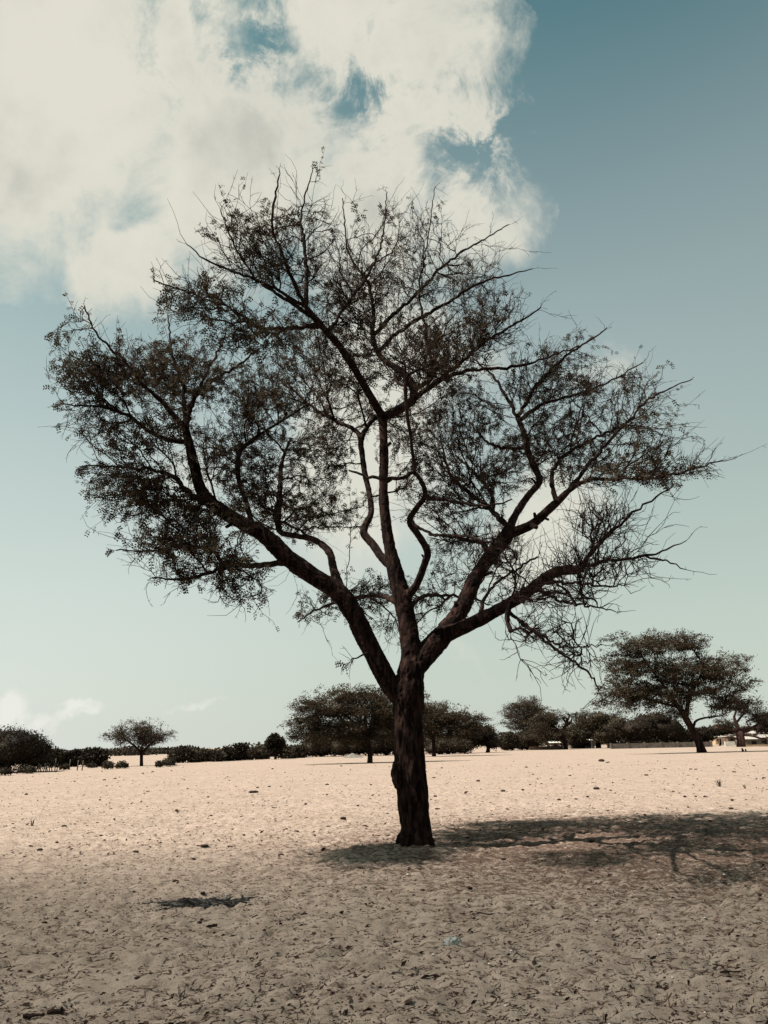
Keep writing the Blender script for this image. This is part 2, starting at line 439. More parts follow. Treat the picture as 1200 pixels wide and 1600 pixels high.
# ------------------------------------------------------------------ growing branches towards points of a crown
def mst(P0, L0, T, bf, D0, wa=1.1):
    """join every target to the tree, always where distance, way back to the trunk and the turn it has to make cost least"""
    n0, mm = len(P0), len(T)
    pos = np.concatenate([P0, T]).astype(np.float32); plen = np.concatenate([L0, np.zeros(mm)]).astype(np.float32)
    dr = np.concatenate([D0, np.zeros((mm, 3))]).astype(np.float32)
    par = np.full(n0+mm, -1, dtype=np.int64)
    best = np.full(mm, 1e9, np.float32); bp = np.zeros(mm, np.int64)
    Tx, Ty, Tz = [np.ascontiguousarray(T[:, k], dtype=np.float32) for k in range(3)]
    def cost(k):
        x, y, z = Tx-pos[k, 0], Ty-pos[k, 1], Tz-pos[k, 2]
        d = np.sqrt(x*x+y*y+z*z)+1e-6
        w_ = wa if k >= n0 else wa*0.6
        return d*(1+w_)-w_*(x*dr[k, 0]+y*dr[k, 1]+z*dr[k, 2])+bf*plen[k]
    for k in range(n0):
        cst = cost(k); mk = cst < best; best[mk] = cst[mk]; bp[mk] = k
    alive = np.ones(mm, bool); work = best.copy(); order = []
    for _ in range(mm):
        j = int(np.argmin(work)); p = int(bp[j]); k = n0+j
        par[k] = p; order.append(k)
        e = pos[k]-pos[p]; ln = float(np.linalg.norm(e))+1e-6
        plen[k] = plen[p]+ln
        dd = dr[p]*0.35+e/ln*0.65; dr[k] = dd/(np.linalg.norm(dd)+1e-6)
        work[j] = 1e9; alive[j] = False
        cst = cost(k); mk = (cst < best) & alive
        best[mk] = cst[mk]; work[mk] = cst[mk]; bp[mk] = k
    return pos.astype(float), par, plen, order

def spline(P, Rd, step):
    """Catmull-Rom through the points with the radii carried along"""
    P = np.asarray(P, float); Rd = np.asarray(Rd, float)
    Q = np.concatenate([[2*P[0]-P[1]], P, [2*P[-1]-P[-2]]])
    o, r = [], []
    for k in range(1, len(Q)-2):
        p0, p1, p2, p3 = Q[k-1], Q[k], Q[k+1], Q[k+2]
        n = max(1, int(np.linalg.norm(p2-p1)/step+.5))
        for s in np.arange(n)/n:
            o.append(0.5*((2*p1)+(-p0+p2)*s+(2*p0-5*p1+4*p2-p3)*s*s+(-p0+3*p1-3*p2+p3)*s**3))
            r.append(Rd[k-1]*(1-s)+Rd[k]*s)
    o.append(P[-1]); r.append(Rd[-1])
    return np.array(o), np.array(r)

class Skeleton:
    """limbs traced with (photo px, py, width px) at a real distance that drifts from the parent's to its own"""
    def __init__(s, Y0, step=0.1, dk=1.0): s.Y0 = Y0; s.dk = dk; s.L = {}; s.step = step; s.order = []
    def limb(s, name, parent, dy, pts, join=True):
        dy = dy*s.dk
        pts = [tuple(p) for p in pts]
        if parent is None: dy0 = 0.0; base_len = 0.0; start = None
        else:
            pl = s.L[parent]; d = np.hypot(pl['px'][:, 0]-pts[0][0], pl['px'][:, 1]-pts[0][1]); k = int(np.argmin(d))
            start = pl['P'][k]; dy0 = pl['P'][k][1]-s.Y0; base_len = pl['len'][k]
        a = np.array(pts, float); sl = np.concatenate([[0], np.cumsum(np.hypot(*np.diff(a[:, :2], axis=0).T))]); sl /= sl[-1]
        W3, R3 = [], []
        for (x, y, wd), f in zip(pts, sl):
            yy = s.Y0+dy0+(dy-dy0)*f if parent else s.Y0+dy*f
            W3.append(at(x, y, yy)); R3.append(wd/2*px_size(yy, x, y))
        if start is not None and join: W3[0] = start
        P, Rd = spline(W3, R3, s.step)
        inv = CR.T @ (P-CAM0).T
        px = np.stack([600-inv[0]/inv[2]*FPX, 800+inv[1]/inv[2]*FPX], 1)
        ln = base_len+np.concatenate([[0], np.cumsum(np.linalg.norm(np.diff(P, axis=0), axis=1))])
        s.L[name] = dict(P=P, R=Rd, px=px, len=ln, parent=parent, w=max(p[2] for p in pts)); s.order.append(name)
    def nodes(s, skip_r=9.9):
        P, L, Rr, nm = [], [], [], []
        for n in s.order:
            l = s.L[n]; P.append(l['P']); L.append(l['len']); Rr.append(l['R']); nm += [n]*len(l['P'])
        return np.concatenate(P), np.concatenate(L), np.concatenate(Rr), nm

def crown_points(blobs, Y0, n, depth_k=1.0, seed=1, tips=(), sprays=0, gap=None, cen=(610, 800)):
    """points inside ellipsoids given by where they show, their size, real distance offset and leafiness"""
    rg = np.random.default_rng(seed)
    wt = np.array([bl[2]*bl[3]*bl[6] for bl in blobs], float); wt /= wt.sum()
    T, lf = [], []
    for bl, k in zip(blobs, rg.multinomial(n, wt)):
        cx, cy, rx, ry, dy, leaf, _ = bl
        s = px_size(Y0+dy, cx, cy)
        u = unit(rg.normal(size=(k, 3)))*(rg.random((k, 1))**(1/2.4))
        dr = min(rx*1.1, ry*1.3*depth_k)*s
        for a in u:
            T.append(at(cx+a[0]*rx, cy-a[2]*ry, Y0+dy+a[1]*dr)); lf.append(leaf)
    if gap is not None:
        TT = np.array(T); keep = pn(TT*0.75+3.3)*0.8+pn(TT*1.7+8)*0.5 > gap+rg.normal(size=len(TT))*.12
        T = list(TT[keep]); lf = list(np.array(lf)[keep])
    for _ in range(sprays):
        cx, cy, rx, ry, dy, leaf, _w = blobs[rg.integers(len(blobs))]
        ph = math.atan2(cy-cen[1], cx-cen[0])+rg.normal()*.55; e = rg.uniform(1.0, 1.42); sd_ = rg.normal()*.6*min(rx, ry)*px_size(Y0+dy, cx, cy)
        T.append(at(cx+math.cos(ph)*rx*e, cy+math.sin(ph)*ry*e, Y0+dy+sd_)); lf.append(leaf)
    for (x, y, dy, leaf) in tips:
        T.append(at(x, y, Y0+dy)); lf.append(leaf)
    return np.array(T), np.array(lf)

def fine_tree(sk, blobs, n, tips=(), bf=0.4, tip_r=0.0035, seed=1, depth_k=1.0, jitter=0.03, seg=0.13, sag=0.0, min_len=0.0, expo=2.35, pen=1.0, sprays=0, gap=None, cen=(610, 800)):
    """grow the fine branches; returns polyline chains, node positions, leaf values and directions"""
    rg = np.random.default_rng(seed+50)
    P0, L0, R0, nm = sk.nodes()
    T, leaf = crown_points(blobs, sk.Y0, n, depth_k, seed, tips, sprays, gap, cen)
    thick = np.clip((R0-0.06*pen)/(0.10*pen), 0, 1)*2.5*pen       # thick wood seldom sprouts
    D0 = np.concatenate([unit(np.gradient(sk.L[q_]['P'], axis=0)) for q_ in sk.order])
    pos, par, plen, order = mst(P0, L0*0.55+thick, T, bf, D0)
    n0 = len(P0); N = len(pos)
    cnt = np.zeros(N)
    ch = [[] for _ in range(N)]
    for k in reversed(order):
        cnt[k] = max(cnt[k], 1); cnt[par[k]] += cnt[k]
    for k in order: ch[par[k]].append(k)
    rad = tip_r*np.power(np.maximum(cnt, 1), 1/expo)
    chains = []
    for k in order:
        p = par[k]
        if p >= n0 and ch[p] and max(ch[p], key=lambda a: cnt[a]) == k: continue    # carried on by the parent's chain
        c = [p, k]
        while ch[k]:
            k = max(ch[k], key=lambda a: cnt[a]); c.append(k)
        chains.append(c)
    out = []; nd_p, nd_d, nd_l, nd_r = [], [], [], []
    for c in chains:
        pts = pos[c]; rr = rad[c].copy(); rr[0] = rr[1]
        if c[0] < n0: rr[0] = min(rr[0], R0[c[0]]*0.8); 
        rr[-1] *= 0.6
        lv = leaf[np.array(c[1:])-n0]; lv = np.concatenate([[lv[0]], lv])
        P, Rr = spline(pts, rr, seg)
        m_ = len(P)
        jt = rg.normal(size=P.shape)*jitter*np.clip(1-Rr/0.05, 0.15, 1)[:, None]; jt[0] = 0
        P = P+jt
        out.append((P, Rr))
        dd = np.gradient(P, axis=0)
        f = np.linspace(0, len(c)-1, m_)
        nd_p.append(P); nd_d.append(unit(dd)); nd_l.append(np.interp(f, np.arange(len(c)), lv)); nd_r.append(Rr)
    return out, np.concatenate(nd_p), np.concatenate(nd_d), np.concatenate(nd_l), np.concatenate(nd_r)

# ------------------------------------------------------------------ the big acacia
YT = float(TREE[1])+0.1
DK = 1.5
S = Skeleton(YT, 0.09, DK)
S.limb('trunk', None, 0.0, [(653, 1345, 58), (652, 1326, 57), (649, 1290, 54), (643, 1230, 53), (640, 1185, 52), (638, 1130, 51), (638, 1095, 56), (641, 1060, 46), (646, 1035, 44)])
S.limb('left', 'trunk', -0.3, [(628, 1100, 34), (611, 1072, 35), (598, 1050, 33), (575, 1005, 33), (553, 960, 33), (530, 927, 31), (490, 900, 30), (450, 872, 30), (415, 838, 28), (375, 815, 25), (335, 790, 22), (314, 765, 20), (304, 730, 18), (297, 700, 15), (290, 672, 13)])
S.limb('centre', 'trunk', 0.3, [(641, 1060, 38), (643, 1030, 37), (639, 990, 33), (633, 955, 31), (626, 925, 29), (617, 890, 26), (608, 850, 21), (601, 800, 18), (599, 760, 16), (600, 720, 16), (599, 680, 15), (598, 652, 17)])
S.limb('right_up', 'trunk', 0.6, [(648, 1045, 40), (667, 1020, 40), (690, 995, 36), (712, 965, 30), (727, 940, 28), (742, 905, 25), (766, 868, 25), (788, 842, 26), (798, 822, 20)])
S.limb('right_low', 'right_up', -1.2, [(690, 998, 30), (735, 975, 23), (780, 952, 22), (820, 928, 20), (850, 905, 18), (875, 892, 17), (905, 890, 15), (914, 878, 11)])
S.limb('left_riser', 'left', 1.6, [(533, 930, 20), (522, 892, 15), (514, 862, 13), (490, 843, 11), (460, 837, 10), (437, 830, 10), (435, 800, 11), (438, 760, 9), (440, 725, 7), (452, 690, 5)])
S.limb('left_bow', 'left', 1.0, [(395, 822, 11), (385, 785, 9), (372, 745, 9), (374, 708, 9), (392, 690, 8), (412, 675, 6), (445, 655, 5), (480, 632, 4)])
S.limb('bow_stub', 'left_bow', 1.2, [(378, 700, 7), (374, 690, 6)])
S.limb('left_low', 'left', -1.0, [(445, 893, 12), (400, 884, 9), (360, 881, 8), (335, 892, 6), (300, 904, 5), (262, 905, 3), (237, 903, 2)])
S.limb('left_low_b', 'left_low', -1.2, [(352, 880, 8), (330, 860, 5), (290, 852, 4), (240, 862, 3), (182, 860, 2)])
S.limb('left_mid', 'left', -.8, [(348, 800, 10), (300, 775, 9), (275, 748, 8), (245, 735, 5), (200, 730, 4), (132, 728, 2)])
S.limb('lf_a', 'left', -0.8, [(290, 672, 10), (262, 637, 8), (235, 612, 6), (215, 590, 5), (190, 560, 4), (150, 520, 3), (132, 478, 2)])
S.limb('lf_b', 'left', 1.2, [(290, 672, 9), (298, 628, 6), (330, 596, 5), (362, 578, 4), (405, 545, 3)])
S.limb('lf_c', 'left', -.8, [(295, 690, 8), (250, 682, 7), (215, 660, 6), (190, 645, 5), (150, 635, 3), (92, 632, 2)])
S.limb('lf_d', 'left', 0.3, [(290, 672, 8), (285, 600, 5), (270, 558, 4), (262, 492, 2)])
S.limb('lf_e', 'left', 0.8, [(290, 672, 7), (305, 620, 5), (335, 560, 4), (352, 520, 2)])
S.limb('c_left', 'centre', 1.2, [(615, 893, 16), (600, 875, 15), (582, 850, 14), (568, 832, 14), (575, 813, 12), (580, 800, 11), (577, 770, 10), (570, 740, 10), (566, 710, 10), (564, 688, 11), (575, 665, 8), (590, 650, 8)])
S.limb('c_left_b', 'c_left', 1.8, [(564, 688, 9), (556, 674, 7), (535, 662, 6), (510, 650, 5), (480, 630, 4), (450, 600, 3)])
S.limb('c_right', 'centre', -1.0, [(630, 940, 16), (650, 915, 14), (663, 882, 12), (668, 862, 13), (655, 838, 12), (640, 815, 12), (650, 795, 10), (664, 775, 10), (660, 755, 9), (648, 738, 7)])
S.limb('c_right_b', 'c_right', -1.6, [(664, 778, 9), (690, 781, 6), (720, 786, 5), (760, 790, 4), (800, 780, 2)])
S.limb('c_right_c', 'c_right', -1.8, [(642, 812, 6), (680, 835, 4), (730, 838, 4), (770, 850, 3)])
S.limb('top_left', 'centre', -0.6, [(598, 652, 16), (590, 638, 15), (575, 613, 14), (553, 575, 13), (530, 540, 12), (512, 520, 12), (492, 497, 11), (478, 480, 9)])
S.limb('top_right', 'centre', 0.8, [(598, 654, 15), (620, 642, 16), (645, 624, 15), (643, 600, 14), (627, 580, 13), (602, 564, 10), (588, 547, 9), (583, 525, 8)])
S.limb('tl_a', 'top_left', -1.2, [(478, 480, 7), (460, 445, 6), (443, 400, 5), (425, 355, 4), (432, 300, 3), (436, 264, 1.5)])
S.limb('tl_b', 'top_left', -0.2, [(478, 480, 8), (479, 430, 6), (474, 370, 5), (471, 335, 3), (489, 263, 1.5)])
S.limb('tl_c', 'top_left', -1.5, [(500, 508, 9), (470, 512, 7), (430, 514, 6), (400, 508, 5), (360, 482, 4), (310, 462, 3), (240, 438, 2)])
S.limb('tl_d', 'top_left', -0.8, [(490, 495, 8), (450, 470, 6), (405, 440, 4), (370, 390, 3), (345, 330, 2)])
S.limb('tl_e', 'top_left', 0.6, [(512, 520, 6), (550, 465, 5), (578, 425, 4), (598, 370, 3), (605, 300, 1.5)])
S.limb('tl_f', 'top_left', -1.6, [(470, 480, 6), (430, 450, 5), (380, 430, 4), (330, 410, 3), (292, 382, 1.5)])
S.limb('tr_a', 'top_right', 1.2, [(583, 525, 8), (583, 480, 6), (574, 440, 5), (545, 395, 3), (535, 310, 1.5)])
S.limb('tr_b', 'top_right', 1.5, [(583, 525, 7), (615, 492, 6), (655, 455, 5), (690, 418, 4), (740, 383, 3), (795, 351, 1.5)])
S.limb('tr_c', 'top_right', 0.8, [(590, 549, 7), (615, 525, 6), (655, 498, 6), (700, 472, 5), (750, 442, 4), (832, 420, 1.5)])
S.limb('tr_d', 'top_right', 0.0, [(645, 622, 9), (680, 598, 8), (715, 572, 6), (750, 540, 5), (790, 515, 4), (845, 480, 2)])
S.limb('tr_e', 'top_right', -0.3, [(645, 624, 9), (700, 588, 7), (755, 577, 5), (800, 574, 5), (850, 560, 3), (905, 540, 2)])
S.limb('tr_f', 'top_right', 0.2, [(660, 612, 8), (678, 585, 6), (672, 558, 5), (666, 520, 4), (655, 450, 3), (668, 380, 2), (680, 292, 1.2)])
S.limb('r_a', 'right_up', 1.6, [(792, 832, 18), (805, 805, 13), (825, 775, 12), (843, 752, 12), (835, 730, 11), (825, 705, 11), (820, 680, 10), (809, 654, 9)])
S.limb('r_b', 'right_up', 0.2, [(796, 838, 20), (830, 820, 16), (850, 803, 15), (870, 785, 14), (887, 768, 11)])
S.limb('ra_a', 'r_a', 2.0, [(809, 654, 6), (792, 622, 5), (772, 590, 4), (740, 560, 2)])
S.limb('ra_b', 'r_a', 1.6, [(809, 654, 7), (828, 618, 6), (850, 590, 5), (880, 560, 4), (920, 532, 3), (948, 512, 1.5)])
S.limb('ra_c', 'r_a', 1.0, [(812, 656, 7), (850, 630, 5), (895, 618, 4), (945, 600, 3), (1005, 566, 1.5)])
S.limb('ra_d', 'r_a', 2.4, [(822, 700, 6), (790, 700, 5), (760, 690, 4), (735, 660, 3)])
S.limb('rb_a', 'r_b', 0.4, [(887, 768, 8), (905, 745, 7), (925, 720, 6), (950, 690, 5), (980, 660, 4), (1020, 620, 3), (1082, 592, 1.5)])
S.limb('rb_b', 'r_b', -0.4, [(887, 768, 8), (920, 750, 6), (960, 748, 5), (1010, 748, 4), (1060, 740, 4), (1095, 728, 3), (1142, 718, 1.2)])
S.limb('rb_c', 'r_b', 1.2, [(868, 785, 9), (862, 752, 7), (872, 720, 6), (900, 700, 5), (945, 678, 4), (1000, 650, 2)])
S.limb('rb_stub', 'r_b', -0.4, [(828, 822, 9), (838, 824, 8)])
S.limb('r_in_a', 'right_up', 2.4, [(785, 822, 10), (770, 800, 8), (745, 780, 7), (715, 755, 6), (700, 735, 4), (690, 690, 3)])
S.limb('r_in_b', 'r_in_a', 2.6, [(770, 802, 7), (770, 778, 6), (758, 758, 5), (738, 735, 5), (712, 712, 3)])
S.limb('r_in_c', 'right_up', 2.2, [(766, 868, 10), (755, 850, 9), (735, 845, 6), (700, 838, 4), (670, 835, 3)])
S.limb('rl_a', 'right_low', -1.6, [(914, 878, 8), (935, 850, 6), (960, 825, 5), (1000, 795, 4), (1052, 760, 2)])
S.limb('rl_b', 'right_low', -2.0, [(908, 886, 7), (960, 875, 5), (1008, 868, 4), (1035, 862, 3), (1072, 845, 1.5)])
S.limb('rl_c', 'rl_b', -2.0, [(1010, 868, 4), (1035, 875, 3), (1072, 890, 1.5)])
S.limb('rl_stub', 'right_low', -2.0, [(797, 945, 9), (792, 965, 8), (798, 986, 9)])
S.limb('rl_d', 'right_low', -2.4, [(795, 958, 7), (815, 973, 5), (850, 1000, 4.5), (880, 1022, 4), (918, 1050, 3.5), (936, 1078, 2)])
S.limb('rl_e', 'rl_d', -2.7, [(808, 970, 5), (850, 995, 4), (880, 1010, 3), (940, 1008, 1.5)])
S.limb('rl_f', 'right_low', -2.2, [(835, 925, 7), (880, 940, 4), (920, 946, 3), (962, 956, 1.5)])
S.limb('rl_g', 'right_low', -1.9, [(850, 912, 6), (900, 912, 4), (950, 918, 3), (975, 915, 1.5)])
S.limb('rl_h', 'right_low', 0.4, [(750, 968, 9), (760, 930, 5), (790, 900, 4), (840, 870, 3)])
S.limb('c_low', 'centre', 2.0, [(628, 950, 12), (600, 932, 8), (570, 932, 6), (530, 940, 5), (490, 955, 3), (465, 972, 2)])
S.limb('c_low_b', 'centre', 2.4, [(632, 962, 10), (655, 935, 7), (690, 930, 5), (740, 935, 3), (765, 945, 2)])
S.limb('c_mid', 'c_right', -0.6, [(648, 740, 6), (620, 747, 6), (575, 745, 5), (545, 735, 3)])
S.limb('l_tuft', 'left', -0.5, [(585, 1015, 5), (568, 1022, 3), (548, 1032, 2)])

#        cx   cy   rx   ry   dy   leaf dens
BL = [(165, 590, 72, 58, -0.8, 1.0, 1.2), (125, 540, 32, 50, -0.8, 1.0, .9), (275, 590, 90, 62, .3, .95, 1.2), (205, 665, 90, 42, -.7, 1.0, 1.2),
      (205, 742, 66, 30, -.8, .95, 1.1), (235, 780, 66, 34, -.6, .95, 1.1), (290, 800, 60, 30, -.3, .9, 1.0), (300, 710, 80, 52, 0.0, .9, 1.2), (330, 888, 85, 30, -1.0, .95, 1.1), (280, 850, 80, 26, -1.2, .9, 1.0),
      (330, 830, 90, 36, -.8, .9, 1.2), (410, 740, 85, 85, 1.0, 1.0, 1.3), (470, 800, 72, 48, 1.8, 1.0, 1.3), (400, 620, 90, 68, 1.0, .8, 1.2), (495, 700, 60, 80, 1.6, .95, 1.1),
      (320, 468, 72, 44, -1.5, 1.0, 1.1), (400, 520, 80, 34, -1.5, .95, 1.0), (400, 385, 66, 62, -1.0, .55, 1.1), (480, 385, 68, 80, -.2, .35, 1.2),
      (520, 560, 88, 74, .8, .85, 1.2), (590, 450, 82, 92, 1.0, .42, 1.2), (520, 470, 80, 60, 0, .7, 1.0), (640, 370, 66, 46, 1.4, .35, 1.0), (720, 440, 74, 54, 1.2, .35, 1.1),
      (770, 500, 62, 48, .3, .3, 1.0), (700, 540, 92, 56, .2, .55, 1.2), (700, 650, 92, 58, 1.6, .85, 1.2), (640, 560, 80, 60, -1.0, .5, 1.0), (700, 760, 88, 64, 1.2, .85, 1.2),
      (640, 700, 60, 50, 2.2, .9, .9), (860, 590, 82, 56, 1.6, .6, 1.2), (960, 620, 82, 48, .9, .6, 1.1), (880, 690, 92, 54, 1.2, .8, 1.2), (1010, 690, 56, 50, 0, .5, 1.0),
      (1010, 738, 80, 24, -.4, .7, 1.0), (1080, 725, 34, 22, -.4, .2, .8), (930, 740, 72, 26, .2, .8, 1.0), (940, 815, 56, 42, -1.6, .12, 1.2), (930, 880, 90, 30, -1.8, .12, 1.6), (860, 925, 90, 26, -2.0, .1, 1.5),
      (850, 985, 66, 28, -2.4, .05, 1.2), (900, 1020, 36, 20, -2.5, .0, 1.0), (590, 930, 78, 30, 2.0, .9, 1.1), (510, 945, 42, 24, 2.0, .9, .9), (710, 920, 64, 40, 2.2, .5, 1.0), (620, 980, 50, 24, 2.2, .5, .8), (760, 850, 60, 44, 2.6, .45, 1.0),
      (720, 845, 56, 30, 1.6, .5, 1.0), (550, 650, 60, 50, 2.0, .7, 1.0), (800, 870, 60, 50, -.6, .2, .7), (548, 1033, 9, 7, -.5, 1, .7), (380, 925, 50, 18, -1.0, .5, .7), (800, 730, 60, 50, 2.4, .8, 1.0), (560, 800, 30, 40, 2.4, .6, .6)]
TIPS = [(x, y, dy, lf) for x, y, dy, lf in [
    (436, 263, -1.2, 0), (490, 262, -.2, 0), (335, 305, -.8, .1), (362, 290, -.8, 0), (392, 285, -1, 0), (455, 275, -.6, 0), (536, 300, .4, 0), (592, 293, .9, 0), (612, 306, 1, 0), (580, 305, 1.4, 0),
    (640, 320, 1.2, 0), (681, 290, .2, 0), (700, 345, .9, 0), (735, 350, 1.5, 0), (768, 345, 1.3, 0), (800, 350, 1.5, 0), (836, 393, 1.2, 0), (847, 418, .8, 0), (858, 462, .1, 0), (885, 495, .3, 0), (900, 508, .8, 0), (952, 512, 1.5, 0),
    (1010, 560, 1, 0), (1040, 573, .8, 0), (1085, 588, .5, 0), (1088, 622, .3, 0), (1075, 660, 0, 0), (1080, 680, -.2, 0), (1120, 700, -.4, 0), (1144, 717, -.4, 0), (1128, 747, -.5, 0), (1062, 780, -1.6, 0),
    (1045, 805, -1.7, 0), (1052, 820, -1.8, 0), (1078, 842, -2, 0), (1075, 890, -2, 0), (1045, 910, -2.1, 0), (965, 958, -2.2, 0), (985, 925, -2, 0), (920, 985, -2.3, 0), (942, 1008, -2.6, 0), (860, 1048, -2.5, 0), (922, 1095, -2.5, 0),
    (838, 1055, -2.4, 0), (885, 1060, -2.6, 0), (815, 1030, -2.2, 0), (783, 1012, -2.1, 0), (850, 1055, -2.3, 0), (945, 1065, -2.5, 0),
    (84, 577, -.9, 1), (90, 547, -.8, 1), (88, 632, -1.5, 1), (98, 656, -1.4, 1), (103, 497, -.8, .8), (130, 475, -.8, 1), (142, 480, -.6, 1), (187, 520, -.5, 1), (262, 487, .3, 1), (318, 540, .8, 1), (128, 728, -1.6, 1),
    (140, 680, -1.4, .6), (168, 790, -1.6, 1), (180, 860, -2.2, .4), (232, 905, -2, .7), (255, 935, -2, .9), (385, 965, -1.9, 0), (392, 940, -1.8, .3), (365, 930, -1.9, .3), (240, 437, -1.5, 1), (252, 418, -1.6, 1), (293, 380, -1.6, .6), (320, 365, -1.2, .6),
    (285, 490, -1.5, 1), (468, 975, 2, 1), (490, 972, 2, .8), (512, 1000, 2, 0), (430, 925, -1, .6), (232, 800, -1.4, .8), (237, 850, -1.5, .9), (465, 925, 0, .2), (600, 1050, .2, 0)]]
BL = [b_[:4]+(b_[4]*DK,)+b_[5:] for b_ in BL]; TIPS = [(t_[0], t_[1], t_[2]*DK*(.55 if t_[0] < 400 and t_[1] > 620 else 1), t_[3]) for t_ in TIPS]
tree = empty('acacia_tree', (float(TREE[0]), float(TREE[1]), 0.0), 'tall forked acacia alone on the sand in the foreground, its sparse crown filling the sky', 'tree')
TO = np.array([TREE[0], TREE[1], 0.0])

# wood thick enough to merge: one skin over trunk and main limbs, bark furrows cut into it, then parted limb by limb
THICK = ['trunk', 'left', 'centre', 'right_up', 'right_low', 'left_riser', 'c_left', 'c_right', 'top_left', 'top_right', 'r_a', 'r_b', 'left_bow', 'rl_stub', 'rb_stub', 'bow_stub']
wood = MB()
for n in THICK:
    l = S.L[n]; P, Rr = l['P'], l['R'].copy()
    rg = np.random.default_rng(len(n)*7+ord(n[0]))
    wav = pn(P*2.3+3.1)*0.07+pn(P*5.0+9.0)*0.04
    wood.tube(P, Rr*(1+wav)*0.92, 14)
# flare and root swellings at the foot, a burl on the left side, a scar ridge
foot = S.L['trunk']['P'][0]
for k in range(7):
    a = k*0.9+0.3; c0 = np.array([TREE[0], TREE[1]+0.05, 0.45]); e = c0+np.array([math.cos(a)*0.29, math.sin(a)*0.29, -0.55])
    P, Rr = spline([c0, (c0+e)/2+np.array([math.cos(a)*0.04, math.sin(a)*0.04, -0.02]), e], [0.12, 0.11, 0.07], 0.06); wood.tube(P, Rr, 10)
bpt = at(622, 1205, YT-0.12); P, Rr = spline([bpt+np.array([0.03, 0, -.25]), bpt, bpt+np.array([0.0, 0, .12])], [0.10, 0.125, 0.08], 0.05); wood.tube(P, Rr, 10)
sc1 = [at(646, 1190, YT-.27), at(640, 1215, YT-.29), at(645, 1235, YT-.3), at(652, 1255, YT-.28)]
P, Rr = spline(sc1, [.03, .05, .055, .03], .04); wood.tube(P, Rr, 8)
tmp = wood.obj('tmp_wood', None)
rm = tmp.modifiers.new('r', 'REMESH'); rm.mode = 'VOXEL'; rm.voxel_size = 0.02; rm.use_smooth_shade = True
sm = tmp.modifiers.new('s', 'SMOOTH'); sm.iterations = 4; sm.factor = 0.5
dg = bpy.context.evaluated_depsgraph_get()
me = bpy.data.meshes.new_from_object(tmp.evaluated_get(dg))
bpy.data.objects.remove(tmp)
nv = len(me.vertices); co = np.zeros(nv*3); me.vertices.foreach_get('co', co); co = co.reshape(-1, 3)
no = np.zeros(nv*3); me.vertices.foreach_get('normal', no); no = no.reshape(-1, 3)
nq = len(me.polygons); lt = np.zeros(nq, int); me.polygons.foreach_get('loop_total', lt)
lv = np.zeros(len(me.loops), int); me.loops.foreach_get('vertex_index', lv)
faces = lv.reshape(-1, 4) if (lt == 4).all() else None
kd_p, kd_n, kd_t, kd_r = [], [], [], []
for n in THICK:
    l = S.L[n]
    kd_p.append(l['P']); kd_n += [n]*len(l['P']); kd_t.append(unit(np.gradient(l['P'], axis=0))); kd_r.append(l['R'])
kd_p = np.concatenate(kd_p); kd_t = np.concatenate(kd_t); kd_r = np.concatenate(kd_r)
kd = kdtree.KDTree(len(kd_p))
for k, p in enumerate(kd_p): kd.insert(p, k)
kd.balance()
near_i = np.array([min(kd.find_n(p, 4), key=lambda h: h[2]/max(kd_r[h[1]], .03))[1] for p in co])
tv = kd_t[near_i]; rr = kd_r[near_i]
ax = np.sum(co*tv, axis=1, keepdims=True)
qv = co-tv*ax*0.82
fur = np.abs(pn(qv*13.0+5))*1.0+np.abs(pn(qv*27.0+1))*0.55
plate = pn(qv*6.0+11)
co = co+no*((fur-0.42)*0.040*np.clip(rr/0.25, .25, 1)+plate*0.018*np.clip(rr/0.25, .2, 1))[:, None]
names = sorted(set(kd_n), key=THICK.index)
vn = np.array([names.index(kd_n[k]) for k in near_i])
part_of = {'rl_stub': 'rl_stub'}
if faces is None: raise RuntimeError('voxel mesh is not all quads')
fn = vn[faces[:, 0]]
branch_objs = {}
for k, n in enumerate(names):
    fsel = faces[fn == k]
    if not len(fsel): continue
    used, inv = np.unique(fsel, return_inverse=True)
    mb = MB(); mb.add(co[used]-TO, inv.reshape(-1, 4))
    nm = 'trunk' if n == 'trunk' else ('broken_stub' if 'stub' in n else 'branch')
    branch_objs[n] = mb.obj(nm, M['bark'] if S.L[n]['w'] > 20 else M['limb'], tree)
bpy.data.meshes.remove(me)
for n in S.order:
    if n in THICK: continue
    l = S.L[n]; mb = MB()
    rg = np.random.default_rng(len(l['P']))
    P = l['P'].copy(); P[1:-1] += rg.normal(size=(len(P)-2, 3))*0.012
    mb.tube(P-TO, np.maximum(l['R'], 0.006)*(1+0.06*rg.normal(size=len(P))), 7)
    mb.obj('branch', M['limb'], tree)

rg = np.random.default_rng(41)
for n, cnt_ in (('left', 4), ('centre', 4), ('right_up', 3), ('right_low', 3), ('r_a', 2), ('r_b', 2), ('top_left', 2), ('left_riser', 1), ('c_right', 1), ('trunk', 1)):
    l = S.L[n]
    for _ in range(cnt_):
        k = int(rg.uniform(.3, .92)*len(l['P'])); p_ = l['P'][k]; tg_ = unit(l['P'][min(k+1, len(l['P'])-1)]-l['P'][k-1]); dd_ = unit(np.cross(tg_, rg.normal(size=3))*1.0+tg_*.5); r0 = l['R'][k]; L_ = rg.uniform(.05, .16)
        a_ = p_+dd_*r0*.4; e_ = p_+dd_*(r0+L_); rs = min(r0*.35, .035)*rg.uniform(.6, 1.1); mb = MB()
        mb.tube(np.array([a_, (a_+e_)/2+rg.normal(size=3)*.008, e_-dd_*.01, e_])-TO, [rs*1.5, rs*1.05, rs*.95, rs*.45], 7, jit=.08); mb.obj('broken_stub', M['limb'], tree)
chains, NP_, ND, NL, NR = fine_tree(S, BL, 16000, TIPS, sprays=420, gap=-0.23, bf=0.5, tip_r=0.0052, seed=5, jitter=0.014, expo=2.5, depth_k=1.9)
tw = MB()
